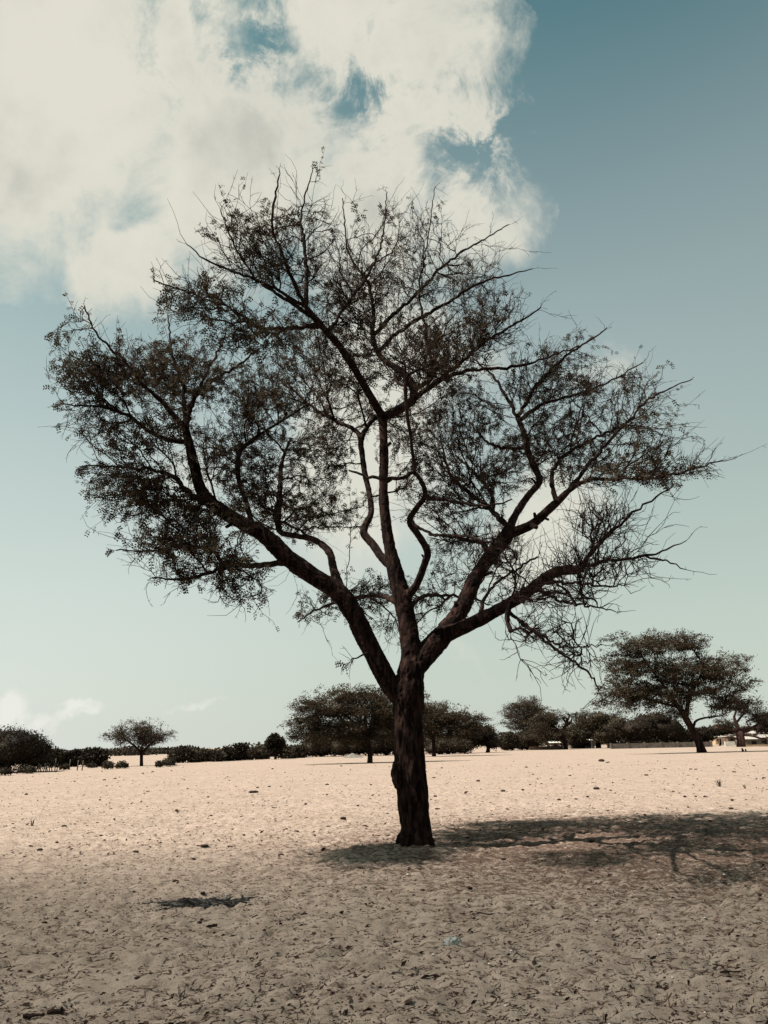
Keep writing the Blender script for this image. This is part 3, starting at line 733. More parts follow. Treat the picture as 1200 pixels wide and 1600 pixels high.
for P, Rr in chains: tw.tube(P-TO, Rr, 5 if Rr[0] > 0.012 else 3, cap=False)
# side shoots: slender, a little zigzag, set with thorn spurs
fine_i = np.where(NR < 0.018)[0]
k_sh = RNG.choice(fine_i, size=int(len(fine_i)*0.62), replace=False)
K = len(k_sh)
d0 = unit(ND[k_sh]*0.95+RNG.normal(size=(K, 3))*0.40+np.array([0, 0, 0.05]))
sl = np.clip(RNG.gamma(3.0, 0.105, K), .08, .85)
p0 = NP_[k_sh]; segs = []
NS = 4
for q_ in range(NS):
    p1 = p0+d0*(sl/NS)[:, None]; segs.append((p0, p1, d0))
    prisms(tw, p0-TO, p1-TO, 0.0050-0.0007*q_, 0.0043-0.0007*q_)
    p0 = p1; d0 = unit(d0+RNG.normal(size=d0.shape)*0.26+np.array([0, 0, 0.02]))
sh_p = np.concatenate([a_*(1-f)+b_*f for a_, b_, _ in segs for f in (0.0, .5)]); sh_d = np.concatenate([d_ for _, _, d_ in segs for f in (0, 1)])
sh_id = np.tile(np.arange(K), NS*2)
allp = np.concatenate([NP_[fine_i], sh_p]); alld = np.concatenate([ND[fine_i], sh_d])
ti = RNG.choice(len(allp), size=int(len(allp)*0.22))
td = unit(alld[ti]*0.3+RNG.normal(size=(len(ti), 3)))
prisms(tw, allp[ti]-TO, allp[ti]+td*RNG.uniform(.02, .09, len(ti))[:, None]-TO, 0.0036, 0.0016)
tw.obj('twigs', M['twig'], tree, kind='stuff')
# leaves: whole shoots are either leafy or bare, in patches
ssp = NP_[k_sh]; clump = pn(ssp*1.3+20)*0.9+pn(ssp*3.3)*0.7
leafy = RNG.random(K) < np.clip(NL[k_sh]*0.62+clump*0.95*np.clip(NL[k_sh]*2, 0, 1)-0.20, 0, 1)
sel = leafy[sh_id] & (RNG.random(len(sh_id)) < .76)
cn = pn(NP_*1.3+20)*0.9+pn(NP_*3.3)*0.7
sel2 = (NR < 0.012) & (RNG.random(len(NP_)) < np.clip(NL*0.46+cn*.7*np.clip(NL*2, 0, 1)-.16, 0, 1))
p = np.concatenate([sh_p[sel], NP_[sel2]]); d_ = np.concatenate([sh_d[sel], ND[sel2]])
lf = MB()
p = p+RNG.normal(size=p.shape)*0.008
compound_leaves(lf, p-TO, unit(d_*0.45+RNG.normal(size=p.shape)*0.6+np.array([0, 0, -0.3])), RNG.uniform(.055, .12, len(p)), 3, 0.55)
lf.obj('foliage', M['leaf'], tree, smooth=False, kind='stuff')
print('nodes', len(NP_), 'shoots', K, 'twig quads', sum(len(a) for a in tw.q), 'leaf quads', sum(len(a) for a in lf.q))

# ------------------------------------------------------------------ far acacias grown the same way
def far_acacia(name, label, cat, group, base, limbs, blobs, n, leaf_m, bark_m, leaf_len, dens=1.0, tip_r=0.02, bf=0.45, seed=1, tips=(), pairs=0, depth_k=1.7, Yoff=0.0):
    gp = ground_pt(*base); Y0 = float(gp[1])+Yoff; o = np.array([gp[0]*Y0/gp[1], Y0, 0.0])
    t_ = empty(name, tuple(o), label, cat, group)
    s_ = Skeleton(Y0, 0.5)
    for (nm, pa, dy, pts) in limbs: s_.limb(nm, pa, dy, pts)
    for k, nm in enumerate(s_.order):
        l = s_.L[nm]; mb = MB(); P = l['P'].copy()
        if k == 0: P[0, 2] = -0.1
        mb.tube(P-o, l['R']*(1+pn(P*0.9)*0.15), 8)
        mb.obj('trunk' if k == 0 else 'branch', bark_m, t_)
    ch, P, D, L, Rr = fine_tree(s_, blobs, n, tips, bf=bf, tip_r=tip_r, seed=seed, jitter=0.08, seg=0.6, depth_k=depth_k, expo=2.2, pen=0.6, sprays=n//14, gap=-.25, cen=(np.mean([b_[0] for b_ in blobs]), max(b_[1] for b_ in blobs)+6))
    tw_ = MB()
    for p, r in ch: tw_.tube(p-o, r, 3, cap=False)
    tw_.obj('twigs', bark_m, t_, kind='stuff')
    rg = np.random.default_rng(seed+9)
    f = MB()
    cl_ = pn(P*0.45+seed)*1.0
    K = int(len(P)*5.5*dens)
    pr_ = np.clip(L+cl_*0.8, 0.02, 2); pr_ /= pr_.sum()
    k = rg.choice(len(P), size=K, p=pr_)
    p = P[k]+rg.normal(size=(K, 3))*leaf_len*1.1*np.array([1, 1, .5]); d = unit(D[k]*0.6+rg.normal(size=(K, 3))*0.6*np.array([1, 1, .5]))
    nrm = unit(rg.normal(size=(K, 3))+np.array([0, 0, .8]))
    diamonds(f, p-o, d, nrm, leaf_len*rg.uniform(.6, 1.5, K), leaf_len*rg.uniform(.25, .5, K))
    f.obj('foliage', leaf_m, t_, smooth=False, kind='stuff')
    return t_

def T1(x0, y0, w0, *rest): return [('t', None, 0.0, [(x0, y0, w0)]+list(rest))]

# right-hand leaning acacia
far_acacia('acacia_tree', 'big leafy acacia leaning left on a bare slanting trunk, right of the foreground tree', 'tree', None, (1097, 1176),
    [('t', None, 0.0, [(1097, 1177, 17), (1092, 1160, 13), (1083, 1142, 11), (1072, 1123, 11), (1062, 1105, 8)]),
     ('a', 't', -1.0, [(1072, 1123, 8), (1055, 1098, 6), (1040, 1075, 4), (1020, 1050, 3), (1000, 1020, 2)]),
     ('b', 't', 1.0, [(1072, 1123, 8), (1076, 1095, 6), (1085, 1070, 4), (1100, 1045, 3), (1080, 1010, 2)]),
     ('c', 't', 1.5, [(1083, 1140, 5), (1086, 1128, 4), (1100, 1122, 3), (1130, 1118, 2)]),
     ('d', 't', -1.5, [(1062, 1108, 5), (1040, 1100, 4), (1000, 1090, 3), (960, 1085, 2)])],
    [(1000, 1010, 52, 17, -.5, 1, 1), (1055, 1005, 52, 15, .5, 1, 1), (985, 1042, 42, 18, -1, 1, 1.1), (1050, 1045, 55, 22, 0, 1, 1.1), (1120, 1045, 50, 20, .5, 1, 1.2), (1110, 1075, 62, 18, .5, 1, 1.1), (985, 1078, 44, 18, -1.5, 1, 1.1),
     (1040, 1085, 50, 22, 0, 1, 1), (1135, 1100, 35, 12, 1.5, .9, .9), (975, 1100, 34, 12, -1.5, .9, .9), (1045, 1112, 40, 12, .5, .8, .7)],
    2000, M['leaf_olive'], M['far_bark'], 0.25, 4.0, 0.014, seed=21,
    tips=[(942, 1015, -1, 1), (945, 1048, -1, 1), (940, 1075, -1.5, 1), (945, 1100, -1.5, 1), (1178, 1062, .5, 1), (1170, 1045, .5, 1), (1175, 1078, .5, 1), (1020, 985, 0, 1), (1065, 986, .5, 1), (1100, 1000, .5, 1)])
# spreading acacia behind the trunk on the left
far_acacia('acacia_tree', 'wide low flat-topped acacia just left of the foreground trunk, with a straight dark stem', 'tree', None, (578, 1192),
    [('t', None, 0.0, [(578, 1193, 9), (578, 1175, 8), (574, 1155, 8), (572, 1140, 6)]),
     ('a', 't', -1.0, [(574, 1155, 6), (560, 1135, 4), (535, 1115, 3), (510, 1105, 2)]),
     ('b', 't', .5, [(574, 1152, 6), (590, 1130, 4), (620, 1110, 3), (640, 1100, 2)]),
     ('c', 't', 1.5, [(572, 1140, 5), (570, 1115, 4), (560, 1095, 3), (545, 1085, 2)])],
    [(540, 1088, 48, 12, -.5, 1, 1), (600, 1092, 56, 14, .5, 1, 1), (500, 1108, 38, 14, -1.5, 1, 1.1), (555, 1110, 60, 18, 0, 1, 1.1), (620, 1115, 50, 18, .5, 1, 1), (480, 1130, 26, 12, -2, 1, 1.1), (530, 1135, 46, 14, -1, 1, 1), (590, 1135, 60, 12, .5, .9, .8), (500, 1150, 36, 12, -1.5, 1, 1), (560, 1152, 50, 10, 0, .8, .8)],
    1700, M['leaf_olive'], M['far_bark'], 0.21, 4.4, 0.012, seed=22,
    tips=[(452, 1133, -2, 1), (455, 1145, -2, 1), (468, 1108, -1.5, .6), (477, 1083, -1, .1), (495, 1077, -1, .3), (470, 1150, -2, 1), (560, 1073, 0, 0.2)])
# acacia to the right of the trunk
far_acacia('acacia_tree', 'domed acacia just right of the foreground trunk, tapering down to a dark mango tree', 'tree', None, (678, 1182),
    [('t', None, 0.0, [(678, 1182, 7), (678, 1168, 6), (677, 1155, 6)]), ('a', 't', 0, [(677, 1155, 5), (690, 1135, 3), (720, 1120, 2)]), ('b', 't', 0, [(677, 1155, 5), (668, 1130, 3), (660, 1115, 2)])],
    [(665, 1110, 36, 15, 0, 1, 1), (690, 1118, 44, 14, 0, 1, 1), (715, 1125, 36, 10, 0, 1, 1), (665, 1135, 40, 14, 0, 1, 1), (700, 1142, 46, 14, 0, 1, 1), (735, 1140, 26, 12, 0, 1, 1)],
    1000, M['leaf_olive'], M['far_bark'], 0.26, 3.6, 0.016, seed=23, tips=[(740, 1115, 0, 1), (753, 1128, 0, .6), (650, 1098, 0, 1)])
# bare grey umbrella tree on the left
far_acacia('acacia_tree', 'small thin-leaved umbrella acacia with brushy grey crown on the far left plain', 'tree', None, (221, 1197),
    [('t', None, 0.0, [(221, 1199, 6), (221, 1188, 5), (221, 1178, 5)]), ('a', 't', -.5, [(221, 1180, 4), (210, 1165, 3), (190, 1152, 2)]), ('b', 't', .5, [(221, 1180, 4), (235, 1163, 3), (250, 1150, 2)]), ('c', 't', 0, [(221, 1178, 3), (222, 1155, 2), (218, 1138, 1.2)])],
    [(215, 1140, 38, 12, 0, .5, 1), (195, 1152, 26, 9, 0, .5, 1), (240, 1150, 28, 10, 0, .5, 1), (218, 1158, 44, 12, 0, .5, 1)],
    900, M['leaf_grey'], M['far_bark'], 0.17, 1.7, 0.018, seed=24, tips=[(168, 1150, 0, .3), (172, 1158, 0, .3), (267, 1146, 0, .3), (262, 1135, 0, .3), (195, 1130, 0, .1), (235, 1122, 0, 0), (222, 1123, 0, 0), (250, 1128, 0, .1), (180, 1140, 0, .2)])
# round-topped tree far right of centre
far_acacia('acacia_tree', 'tall round-topped grey-green tree above the far bushes, right of centre on the horizon', 'tree', None, (838, 1171),
    [('t', None, 0.0, [(836, 1171, 6), (834, 1155, 5), (830, 1140, 4), (824, 1122, 3)])],
    [(822, 1102, 22, 10, 0, 1, 1), (812, 1116, 28, 13, 0, 1, 1), (836, 1112, 16, 11, 0, 1, .9), (812, 1132, 24, 12, 0, .9, .9), (835, 1135, 22, 14, 0, .9, .9)],
    800, M['leaf_grey'], M['far_bark'], 0.34, 3.2, 0.02, seed=25, Yoff=15)
# forked dark tree
far_acacia('acacia_tree', 'dark tree with a thick Y-shaped trunk and lopped right arm on the far horizon', 'tree', None, (884, 1171),
    [('t', None, 0.0, [(884, 1171, 8), (883, 1160, 8), (879, 1150, 7), (876, 1146, 7)]), ('a', 't', 0, [(876, 1146, 6), (868, 1138, 4), (856, 1130, 3), (845, 1124, 2)]),
     ('b', 't', 0, [(878, 1147, 6), (883, 1136, 5), (886, 1127, 4), (885, 1122, 3)]), ('d', 'b', 0, [(884, 1130, 3), (881, 1124, 3), (883, 1119, 3)]), ('e', 'b', 0, [(886, 1126, 3), (890, 1118, 3), (887, 1115, 3)]), ('f', 'b', 0, [(884, 1135, 3), (892, 1128, 3), (894, 1120, 1)])],
    [(858, 1122, 26, 9, 0, 1, 1), (850, 1134, 24, 12, 0, 1, 1), (862, 1146, 24, 12, 0, 1, .9), (845, 1150, 20, 10, 0, 1, .8)],
    600, M['leaf_olive'], M['far_bark'], 0.32, 3.0, 0.02, seed=26, tips=[(880, 1110, 0, .4), (872, 1108, 0, .6)])
far_acacia('acacia_tree', 'low spreading acacia between the forked tree and the big right-hand acacia', 'tree', None, (935, 1169),
    [('t', None, 0.0, [(935, 1169, 9), (935, 1158, 7), (933, 1150, 5)])],
    [(912, 1128, 24, 12, 0, 1, 1), (925, 1140, 28, 12, 0, 1, 1), (900, 1140, 18, 10, 0, 1, .8), (945, 1130, 24, 16, 0, 1, 1)],
    600, M['leaf_olive'], M['far_bark'], 0.34, 3.6, 0.02, seed=27)
# baobab on the right edge
far_acacia('baobab_tree', 'stout baobab with contorted nearly bare limbs beside the houses at the right edge', 'tree', None, (1158, 1167),
    [('t', None, 0.0, [(1158, 1168, 15), (1158, 1158, 13), (1156, 1148, 13), (1154, 1142, 10)]),
     ('a', 't', 0, [(1154, 1143, 8), (1150, 1130, 6), (1147, 1120, 4), (1150, 1112, 3), (1146, 1104, 2), (1150, 1094, 1.6)]),
     ('b', 't', 1, [(1156, 1144, 7), (1168, 1142, 5), (1175, 1138, 4), (1184, 1132, 4), (1196, 1126, 3), (1206, 1120, 2)]),
     ('c', 't', -1, [(1154, 1143, 6), (1145, 1140, 4), (1132, 1138, 3), (1118, 1137, 2.4)]),
     ('d', 'a', 1, [(1150, 1130, 4), (1158, 1120, 3), (1164, 1112, 2.4), (1162, 1104, 2)]),
     ('e', 't', 0, [(1160, 1142, 4), (1170, 1136, 3), (1166, 1128, 2.4), (1178, 1122, 2), (1184, 1112, 1.6)]),
     ('f', 't', -1, [(1164, 1145, 4), (1176, 1150, 3), (1190, 1154, 3), (1204, 1152, 2)])],
    [(1150, 1098, 20, 12, 0, 1, .8), (1170, 1108, 20, 14, 0, .8, .8), (1188, 1120, 18, 14, 0, .6, .8), (1130, 1130, 16, 10, 0, .7, .7), (1190, 1145, 18, 10, 0, .4, .6)],
    260, M['leaf_mid'], M['baobab_bark'], 0.32, 2.6, 0.035, seed=28, bf=.3)

# ------------------------------------------------------------------ dense round trees and bushes
def dense(name, label, cat, base, blobs, leaf_m, n=2600, leaf_len=0.3, trunk=None, group=None, seed=1, Yoff=0.0):
    gp = ground_pt(*base); Y0 = float(gp[1])+Yoff; o = np.array([gp[0]*Y0/gp[1], Y0, 0.0])
    t_ = empty(name, tuple(o), label, cat, group)
    rg = np.random.default_rng(seed)
    core = MB(); lv_ = MB()
    tot = sum(b_[2]*b_[3] for b_ in blobs)
    for bl in blobs:
        cx, cy, rx, ry = bl[:4]; dy = bl[4] if len(bl) > 4 else 0.0
        s = px_size(Y0+dy, cx, cy); C = at(cx, cy, Y0+dy)-o; ax_ = np.array([rx*s, min(rx, ry*1.5)*s, ry*s])
        nu, nv_ = 18, 11
        th, ph = np.meshgrid(np.linspace(0, 2*math.pi, nu, endpoint=False), np.linspace(0.02, math.pi-.02, nv_))
        D_ = np.stack([np.sin(ph)*np.cos(th), np.sin(ph)*np.sin(th), np.cos(ph)], -1).reshape(-1, 3)
        rad_ = 0.78*(1+0.22*pn(D_*2.3+seed*1.3+cx*.1)+0.12*pn(D_*5+cx))
        V_ = C+D_*ax_*rad_[:, None]; V_[:, 2] = np.maximum(V_[:, 2], 0.15)
        i_, j_ = np.meshgrid(np.arange(nv_-1), np.arange(nu), indexing='ij')
        core.add(V_, np.stack([i_*nu+j_, (i_+1)*nu+j_, (i_+1)*nu+(j_+1) % nu, i_*nu+(j_+1) % nu], -1).reshape(-1, 4))
        K = int(n*rx*ry/tot)
        d = unit(rg.normal(size=(K, 3))); lump = 1+0.22*pn(d*2.3+seed*1.3+cx*.1)+0.12*pn(d*5+cx)+0.10*pn(d*11+cx)
        p = C+d*ax_*(lump*rg.uniform(.74, 1.03, K))[:, None]; p = p[p[:, 2] > 0.1]; K = len(p)
        dd = unit(rg.normal(size=(K, 3))); nn = unit(rg.normal(size=(K, 3))+np.array([0, 0, .6]))
        diamonds(lv_, p, dd, nn, leaf_len*rg.uniform(.6, 1.5, K), leaf_len*rg.uniform(.4, .8, K))
    me_c = core.obj('crown', leaf_m, t_)
    lv_.obj('foliage', leaf_m, t_, smooth=False, kind='stuff')
    if trunk:
        tb = MB()
        x, wpx, ytop = trunk
        s = px_size(Y0, x, ytop); top_ = at(x, ytop, Y0)-o; bx_ = at(x, base[1], Y0)-o; bx_[2] = -.1
        P_, R_ = spline([bx_, (bx_+top_)/2+np.array([.1, 0, 0]), top_], [wpx*s*.62, wpx*s*.45, wpx*s*.4], .5)
        tb.tube(P_, R_, 8); tb.obj('trunk', M['far_bark'], t_)
    return t_
MG = 'mango_tree'
dense(MG, 'largest dark round mango tree, cut by the left edge of the photo', 'tree', (12, 1207), [(0, 1172, 46, 34, 0), (30, 1168, 40, 28, -1), (58, 1178, 26, 24, 1), (-30, 1180, 40, 32, 1), (60, 1188, 18, 12, -1)], M['leaf_dark'], 26000, 0.13, trunk=(12, 8, 1185), seed=31)
dense('bush_tree', 'brownish bushy tree against the right side of the large mango', 'tree', (90, 1199), [(85, 1184, 14, 15, 0), (98, 1186, 12, 13, 1)], M['leaf_mid'], 1800, 0.26, trunk=(90, 3, 1190), seed=32)
dense(MG, 'smaller left one of two dark dome-shaped trees on the left horizon', 'tree', (117, 1198), [(117, 1185, 15, 12, 0)], M['leaf_dark'], 1500, 0.28, trunk=(117, 3, 1192), seed=33)
dense(MG, 'larger right one of two dark dome-shaped trees on the left horizon', 'tree', (147, 1198), [(147, 1183, 20, 13, 0), (150, 1190, 18, 8, 0)], M['leaf_dark'], 2200, 0.28, trunk=(147, 4, 1192), seed=34)
BG = 'low scrub bushes along the left field edge'
for k, (x, y, rx, ry, lab) in enumerate([(168, 1202, 9, 7, 'upright scrubby bush on the sand left of the umbrella acacia'), (190, 1201, 10, 6, 'low bush nearest the umbrella acacia on its left side'),
    (143, 1200, 8, 4, 'small bush under the larger dark dome-shaped tree'), (100, 1203, 7, 5, 'small bush below the brownish bushy tree'), (262, 1198, 12, 7, 'loose bush at the right foot of the umbrella acacia'), (40, 1209, 15, 7, 'ragged undergrowth bush under the large mango, right of its stem'), (5, 1212, 14, 7, 'ragged undergrowth bush at the left photo edge under the mango'), (248, 1199, 5, 5, 'tiny bush touching the umbrella acacia shadow')]):
    dense('bush', lab, 'bush', (x, y), [(x, y-ry*.8, rx, ry, 0), (x+rx*.5, y-ry*.5, rx*.6, ry*.6, 0)], M['leaf_mid'], 600, 0.16, seed=60+k)
LT = [((285, 1193), [(278, 1183, 16, 8), (290, 1177, 13, 8), (289, 1171, 6, 4)], 'M', 'rounded tree with ragged top right of the umbrella acacia'),
      ((305, 1192), [(305, 1185, 12, 6)], 'M', 'low dark tree in the left gap of the far tree line'),
      ((322, 1191), [(319, 1179, 11, 7), (325, 1185, 14, 6)], 'O', 'olive round tree left of the centre-left tree line'),
      ((340, 1191), [(341, 1183, 10, 7)], 'M', 'small round dark tree next to the olive round tree'),
      ((357, 1190), [(357, 1180, 13, 9)], 'D', 'dark domed tree left of the knobbly far tree'),
      ((375, 1189), [(376, 1168, 9, 6), (371, 1179, 13, 8)], 'D', 'dark tree with a raised knob of crown in the far line'),
      ((390, 1188), [(390, 1178, 16, 9)], 'G', 'greyish thin-leaved small tree in the far line'),
      ((412, 1187), [(410, 1182, 10, 5)], 'M', 'low bushy tree left of the tall leafy one on the horizon'),
      ((448, 1186), [(450, 1181, 12, 6)], 'M', 'low bushy tree right of the tall leafy one on the horizon'),
      ((468, 1185), [(468, 1176, 12, 10)], 'M', 'bushy tree at the tip of the wide flat-topped acacia crown')]
for k, (bs, bl, ty, lab) in enumerate(LT):
    dense('bush_tree', lab, 'tree', bs, bl, {'M': M['leaf_mid'], 'O': M['leaf_olive'], 'D': M['leaf_dark'], 'G': M['leaf_grey']}[ty], 1300, 0.34, trunk=(bs[0], 3, bs[1]-8), seed=70+k, Yoff=4)
dense('broadleaf_tree', 'tall knobbly leafy tree standing above the far tree line, left of centre', 'tree', (430, 1187), [(430, 1160, 14, 8), (424, 1165, 8, 5), (438, 1165, 7, 5), (429, 1151, 8, 4), (422, 1159, 6, 4), (430, 1174, 12, 8)], M['leaf_dark'], 2600, 0.34, trunk=(430, 4, 1175), seed=85, Yoff=3)
for k, (x, y, rx, ry, ty, lab) in enumerate([(502, 1160, 30, 24, 'leaf_mid', 'leafy thicket tree under the left side of the wide acacia crown'), (548, 1154, 34, 30, 'leaf_mid', 'leafy thicket tree directly behind the stem of the wide acacia'),
     (604, 1152, 34, 30, 'leaf_dark', 'dark thicket tree between the wide acacia stem and the foreground trunk'), (700, 1164, 36, 16, 'leaf_mid', 'pale green bush row under the domed acacia right of the trunk')]):
    dense('thicket_tree', lab, 'tree', (x, 1183-(x-500)*.02), [(x, y, rx, ry, 0), (x+rx*.5, y+ry*.3, rx*.6, ry*.6, 1), (x-rx*.5, y+ry*.35, rx*.6, ry*.6, -1)], M[ty], 3500, 0.28, trunk=(x, 5, y+6), seed=90+k, Yoff=4)
dense(MG, 'dark dense mango right of the domed acacia, its crown reaching nearly to the sand', 'tree', (762, 1176), [(738, 1146, 26, 18, 0), (758, 1149, 22, 17, 1), (730, 1158, 24, 14, 0), (768, 1160, 14, 10, 0)], M['leaf_dark'], 4500, 0.28, trunk=(762, 6, 1160), seed=95)
for k, (bs, bl, ty, lab) in enumerate([
     ((800, 1173), [(797, 1158, 15, 13), (790, 1162, 10, 9)], 'leaf_mid', 'bushy tree below the small palm on the horizon'),
     ((824, 1172), [(825, 1156, 20, 15), (815, 1162, 12, 9)], 'leaf_mid', 'bushy tree filling the foot of the tall round-topped tree'),
     ((902, 1170), [(905, 1148, 20, 13), (898, 1156, 16, 9)], 'leaf_mid', 'thick leafy tree just right of the Y-shaped trunk'),
     ((960, 1169), [(960, 1138, 28, 20), (950, 1150, 24, 12), (935, 1122, 16, 10)], 'leaf_mid', 'thick leafy tree left of the dark stem behind the wall'),
     ((1042, 1167), [(1000, 1140, 40, 20), (1040, 1140, 36, 20), (1020, 1128, 36, 16), (1060, 1150, 18, 10)], 'leaf_dark', 'broad dark tree behind the leaning acacia with one black stem before the wall'),
     ((1102, 1166), [(1100, 1148, 18, 11), (1088, 1152, 14, 9)], 'leaf_dark', 'small dark round tree right of the leaning trunk'),
     ((1196, 1166), [(1196, 1124, 16, 10), (1205, 1132, 20, 14), (1190, 1138, 14, 7)], 'leaf_dark', 'dark leafy tree behind the baobab at the right photo edge'),
     ((1125, 1166), [(1122, 1142, 16, 7), (1132, 1140, 14, 6)], 'leaf_mid', 'low leafy tree over the tan house roof')]):
    dense('leafy_tree', lab, 'tree', bs, [b_+(0,) for b_ in bl], M[ty], 3200, 0.36, trunk=(bs[0], 5 if 'stem' in lab else 3, bs[1]-12), seed=100+k, Yoff=8 if bs[0] > 1110 else (-3 if bs[0] == 1042 else 2))

# palms
def palm(label, base, top, Yoff=6, fl=1.6, seed=1):
    gp = ground_pt(*base); Y0 = float(gp[1])+Yoff; o = np.array([gp[0]*Y0/gp[1], Y0, 0.0])
    t_ = empty('palm_tree', tuple(o), label, 'palm')
    tp = at(top[0], top[1], Y0)-o; tb = MB()
    P_, R_ = spline([np.array([tp[0], 0, -.1]), np.array([tp[0]+.1, 0, tp[2]*.5]), tp], [.28, .2, .16], .6); tb.tube(P_, R_, 7); tb.obj('trunk', M['far_bark'], t_)
    rg = np.random.default_rng(seed)
    for k in range(16):
        a = k*2.4+rg.uniform(-.2, .2); el = rg.uniform(-.5, 1.2); f = MB(); L_ = fl*rg.uniform(.8, 1.1)
        dh = np.array([math.cos(a), math.sin(a), 0]); pts = [tp+dh*L_*s*math.cos(el)+np.array([0, 0, L_*(s*math.sin(el)-.55*s*s)]) for s in np.linspace(0, 1, 8)]
        f.tube(pts, np.linspace(.03, .01, 8), 3, cap=False)
        for q_ in range(1, 8):
            for sg in (-1, 1):
                sd_ = np.cross(dh, (0, 0, 1))*sg; p0 = np.array([pts[q_]]); diamonds(f, p0, unit(np.array([sd_*.8+dh*.5-np.array([0, 0, .3])])), np.array([[0, 0, 1.0]]), [.5*fl/1.6], [.16])
        f.obj('frond', M['leaf_dark'], t_, smooth=False)
palm('small palm top poking above bushes left of the round-topped tree', (790, 1172), (790, 1146), fl=1.3, seed=3)
palm('dark palm tuft sticking up behind the thick leafy tree by the forked trunk', (900, 1169), (899, 1116), Yoff=10, fl=1.3, seed=4)

# far woodland closing the horizon
wb = MB(); rg = np.random.default_rng(55)
for k in range(150):
    x = rg.uniform(-260, 260); y = rg.uniform(215, 290)
    hx = rg.uniform(3, 11); hh = rg.uniform(.7, 2.3) if x < 0 else rg.uniform(3, 4.6)
    K = 500; d = unit(rg.normal(size=(K, 3))); p = np.array([x, y, hh*.5])+d*np.array([hx, hx*.6, hh*.55])*rg.uniform(.8, 1.05, (K, 1)); p[:, 2] = np.maximum(p[:, 2], .1)
    diamonds(wb, p, unit(rg.normal(size=(K, 3))), unit(rg.normal(size=(K, 3))), rg.uniform(.6, 1.2, K), rg.uniform(.5, .9, K))
tagit(wb.obj('woodland', M['leaf_mid'], smooth=False), 'low dark woodland closing the horizon behind all the field trees', 'woodland', kind='stuff')

# ------------------------------------------------------------------ houses, walls, posts
def plain(name, c1, c2, sc=2.0, rough=.9):
    m, t, b = mat_new(name); g_ = t.node('ShaderNodeTexCoord').outputs['Object']
    t.put(b.inputs['Base Color'], t.mix(t.ramp(t.noise(g_, sc, 6, .65), .35, .68), c1, c2)); b.inputs['Roughness'].default_value = rough
    return m
M['tan'] = plain('tan_plaster', (.30, .21, .13), (.38, .28, .19)); M['white'] = plain('white_paint', (.46, .43, .38), (.58, .55, .49))
M['greyw'] = plain('grey_render', (.085, .07, .06), (.14, .118, .10)); M['tin'] = plain('pale_tin_roof', (.20, .18, .16), (.32, .29, .26)); M['dark'] = plain('dark_opening', (.01, .008, .007), (.02, .015, .013))
M['brown_wall'] = plain('brown_wall', (.07, .045, .035), (.12, .08, .06)); M['post'] = plain('weathered_wood', (.05, .042, .037), (.11, .095, .082), 6)
def house(label, x0, x1, ybase, ytop, wall, roof_m, Yoff, depth=5, openings=(), pitch=.6, ov=.3):
    gp = ground_pt((x0+x1)/2, ybase); Y0 = float(gp[1])
    Y0 += Yoff; a = at(x0, ybase, Y0); b_ = at(x1, ybase, Y0); h = at((x0+x1)/2, ytop, Y0)[2]
    wd = b_[0]-a[0]; cx = (a[0]+b_[0])/2
    o = empty('house', (cx, Y0+depth/2, 0), label, 'house')
    wl = MB(); wl.box((0, 0, 0), wd, depth, h); W_ = wl.obj('wall', wall, o, smooth=False)
    rf = MB(); x_, y_ = wd/2+ov, depth/2+ov
    v = np.array([(-x_, -y_, h+.01), (x_, -y_, h+.01), (x_, y_, h+pitch), (-x_, y_, h+pitch), (-x_, -y_, h+.10), (x_, -y_, h+.10), (x_, y_, h+pitch+.09), (-x_, y_, h+pitch+.09)])
    rf.add(v, [(0, 3, 2, 1), (4, 5, 6, 7), (0, 1, 5, 4), (1, 2, 6, 5), (2, 3, 7, 6), (3, 0, 4, 7)]); rf.obj('roof', roof_m, o, smooth=False)
    for (nm, u, w_, z0, h_) in openings:
        op = MB(); op.box((-wd/2+u*wd, -depth/2-.02, z0*h), w_, .08, h_*h); op.obj(nm, M['dark'], o, smooth=False)
    return o
house('tan plastered house with pale sloping roof left of the baobab', 1119, 1138, 1164, 1152, M['tan'], M['tin'], 12, openings=[('door', .72, .8, .0, .75), ('window', .3, .8, .45, .35)])
house('brown flat house between the tan house and the baobab trunk', 1139, 1153, 1165, 1151, M['brown_wall'], M['greyw'], 14, openings=[('window', .5, .8, .45, .3)])
house('long grey house with pale roof right of the baobab, at the photo edge', 1166, 1230, 1165, 1155, M['greyw'], M['tin'], 8, depth=6, openings=[('door', .2, .9, 0, .75), ('window', .45, .9, .4, .35)], pitch=.8)
house('upper pale-roofed house behind the long grey house at the photo edge', 1180, 1240, 1164, 1146, M['greyw'], M['tin'], 22, depth=6, openings=[('window', .3, .9, .5, .3)])
house('small grey house with white roof edge left of the forked trunk', 862, 875, 1170, 1161, M['greyw'], M['white'], 6, openings=[('window', .5, .7, .4, .35)], pitch=.5)
house('grey house with white eaves right of the forked trunk', 892, 926, 1170, 1158, M['greyw'], M['white'], 8, openings=[('door', .35, 2.6, 0, .8), ('window', .75, 1.0, .35, .4)], pitch=.5)
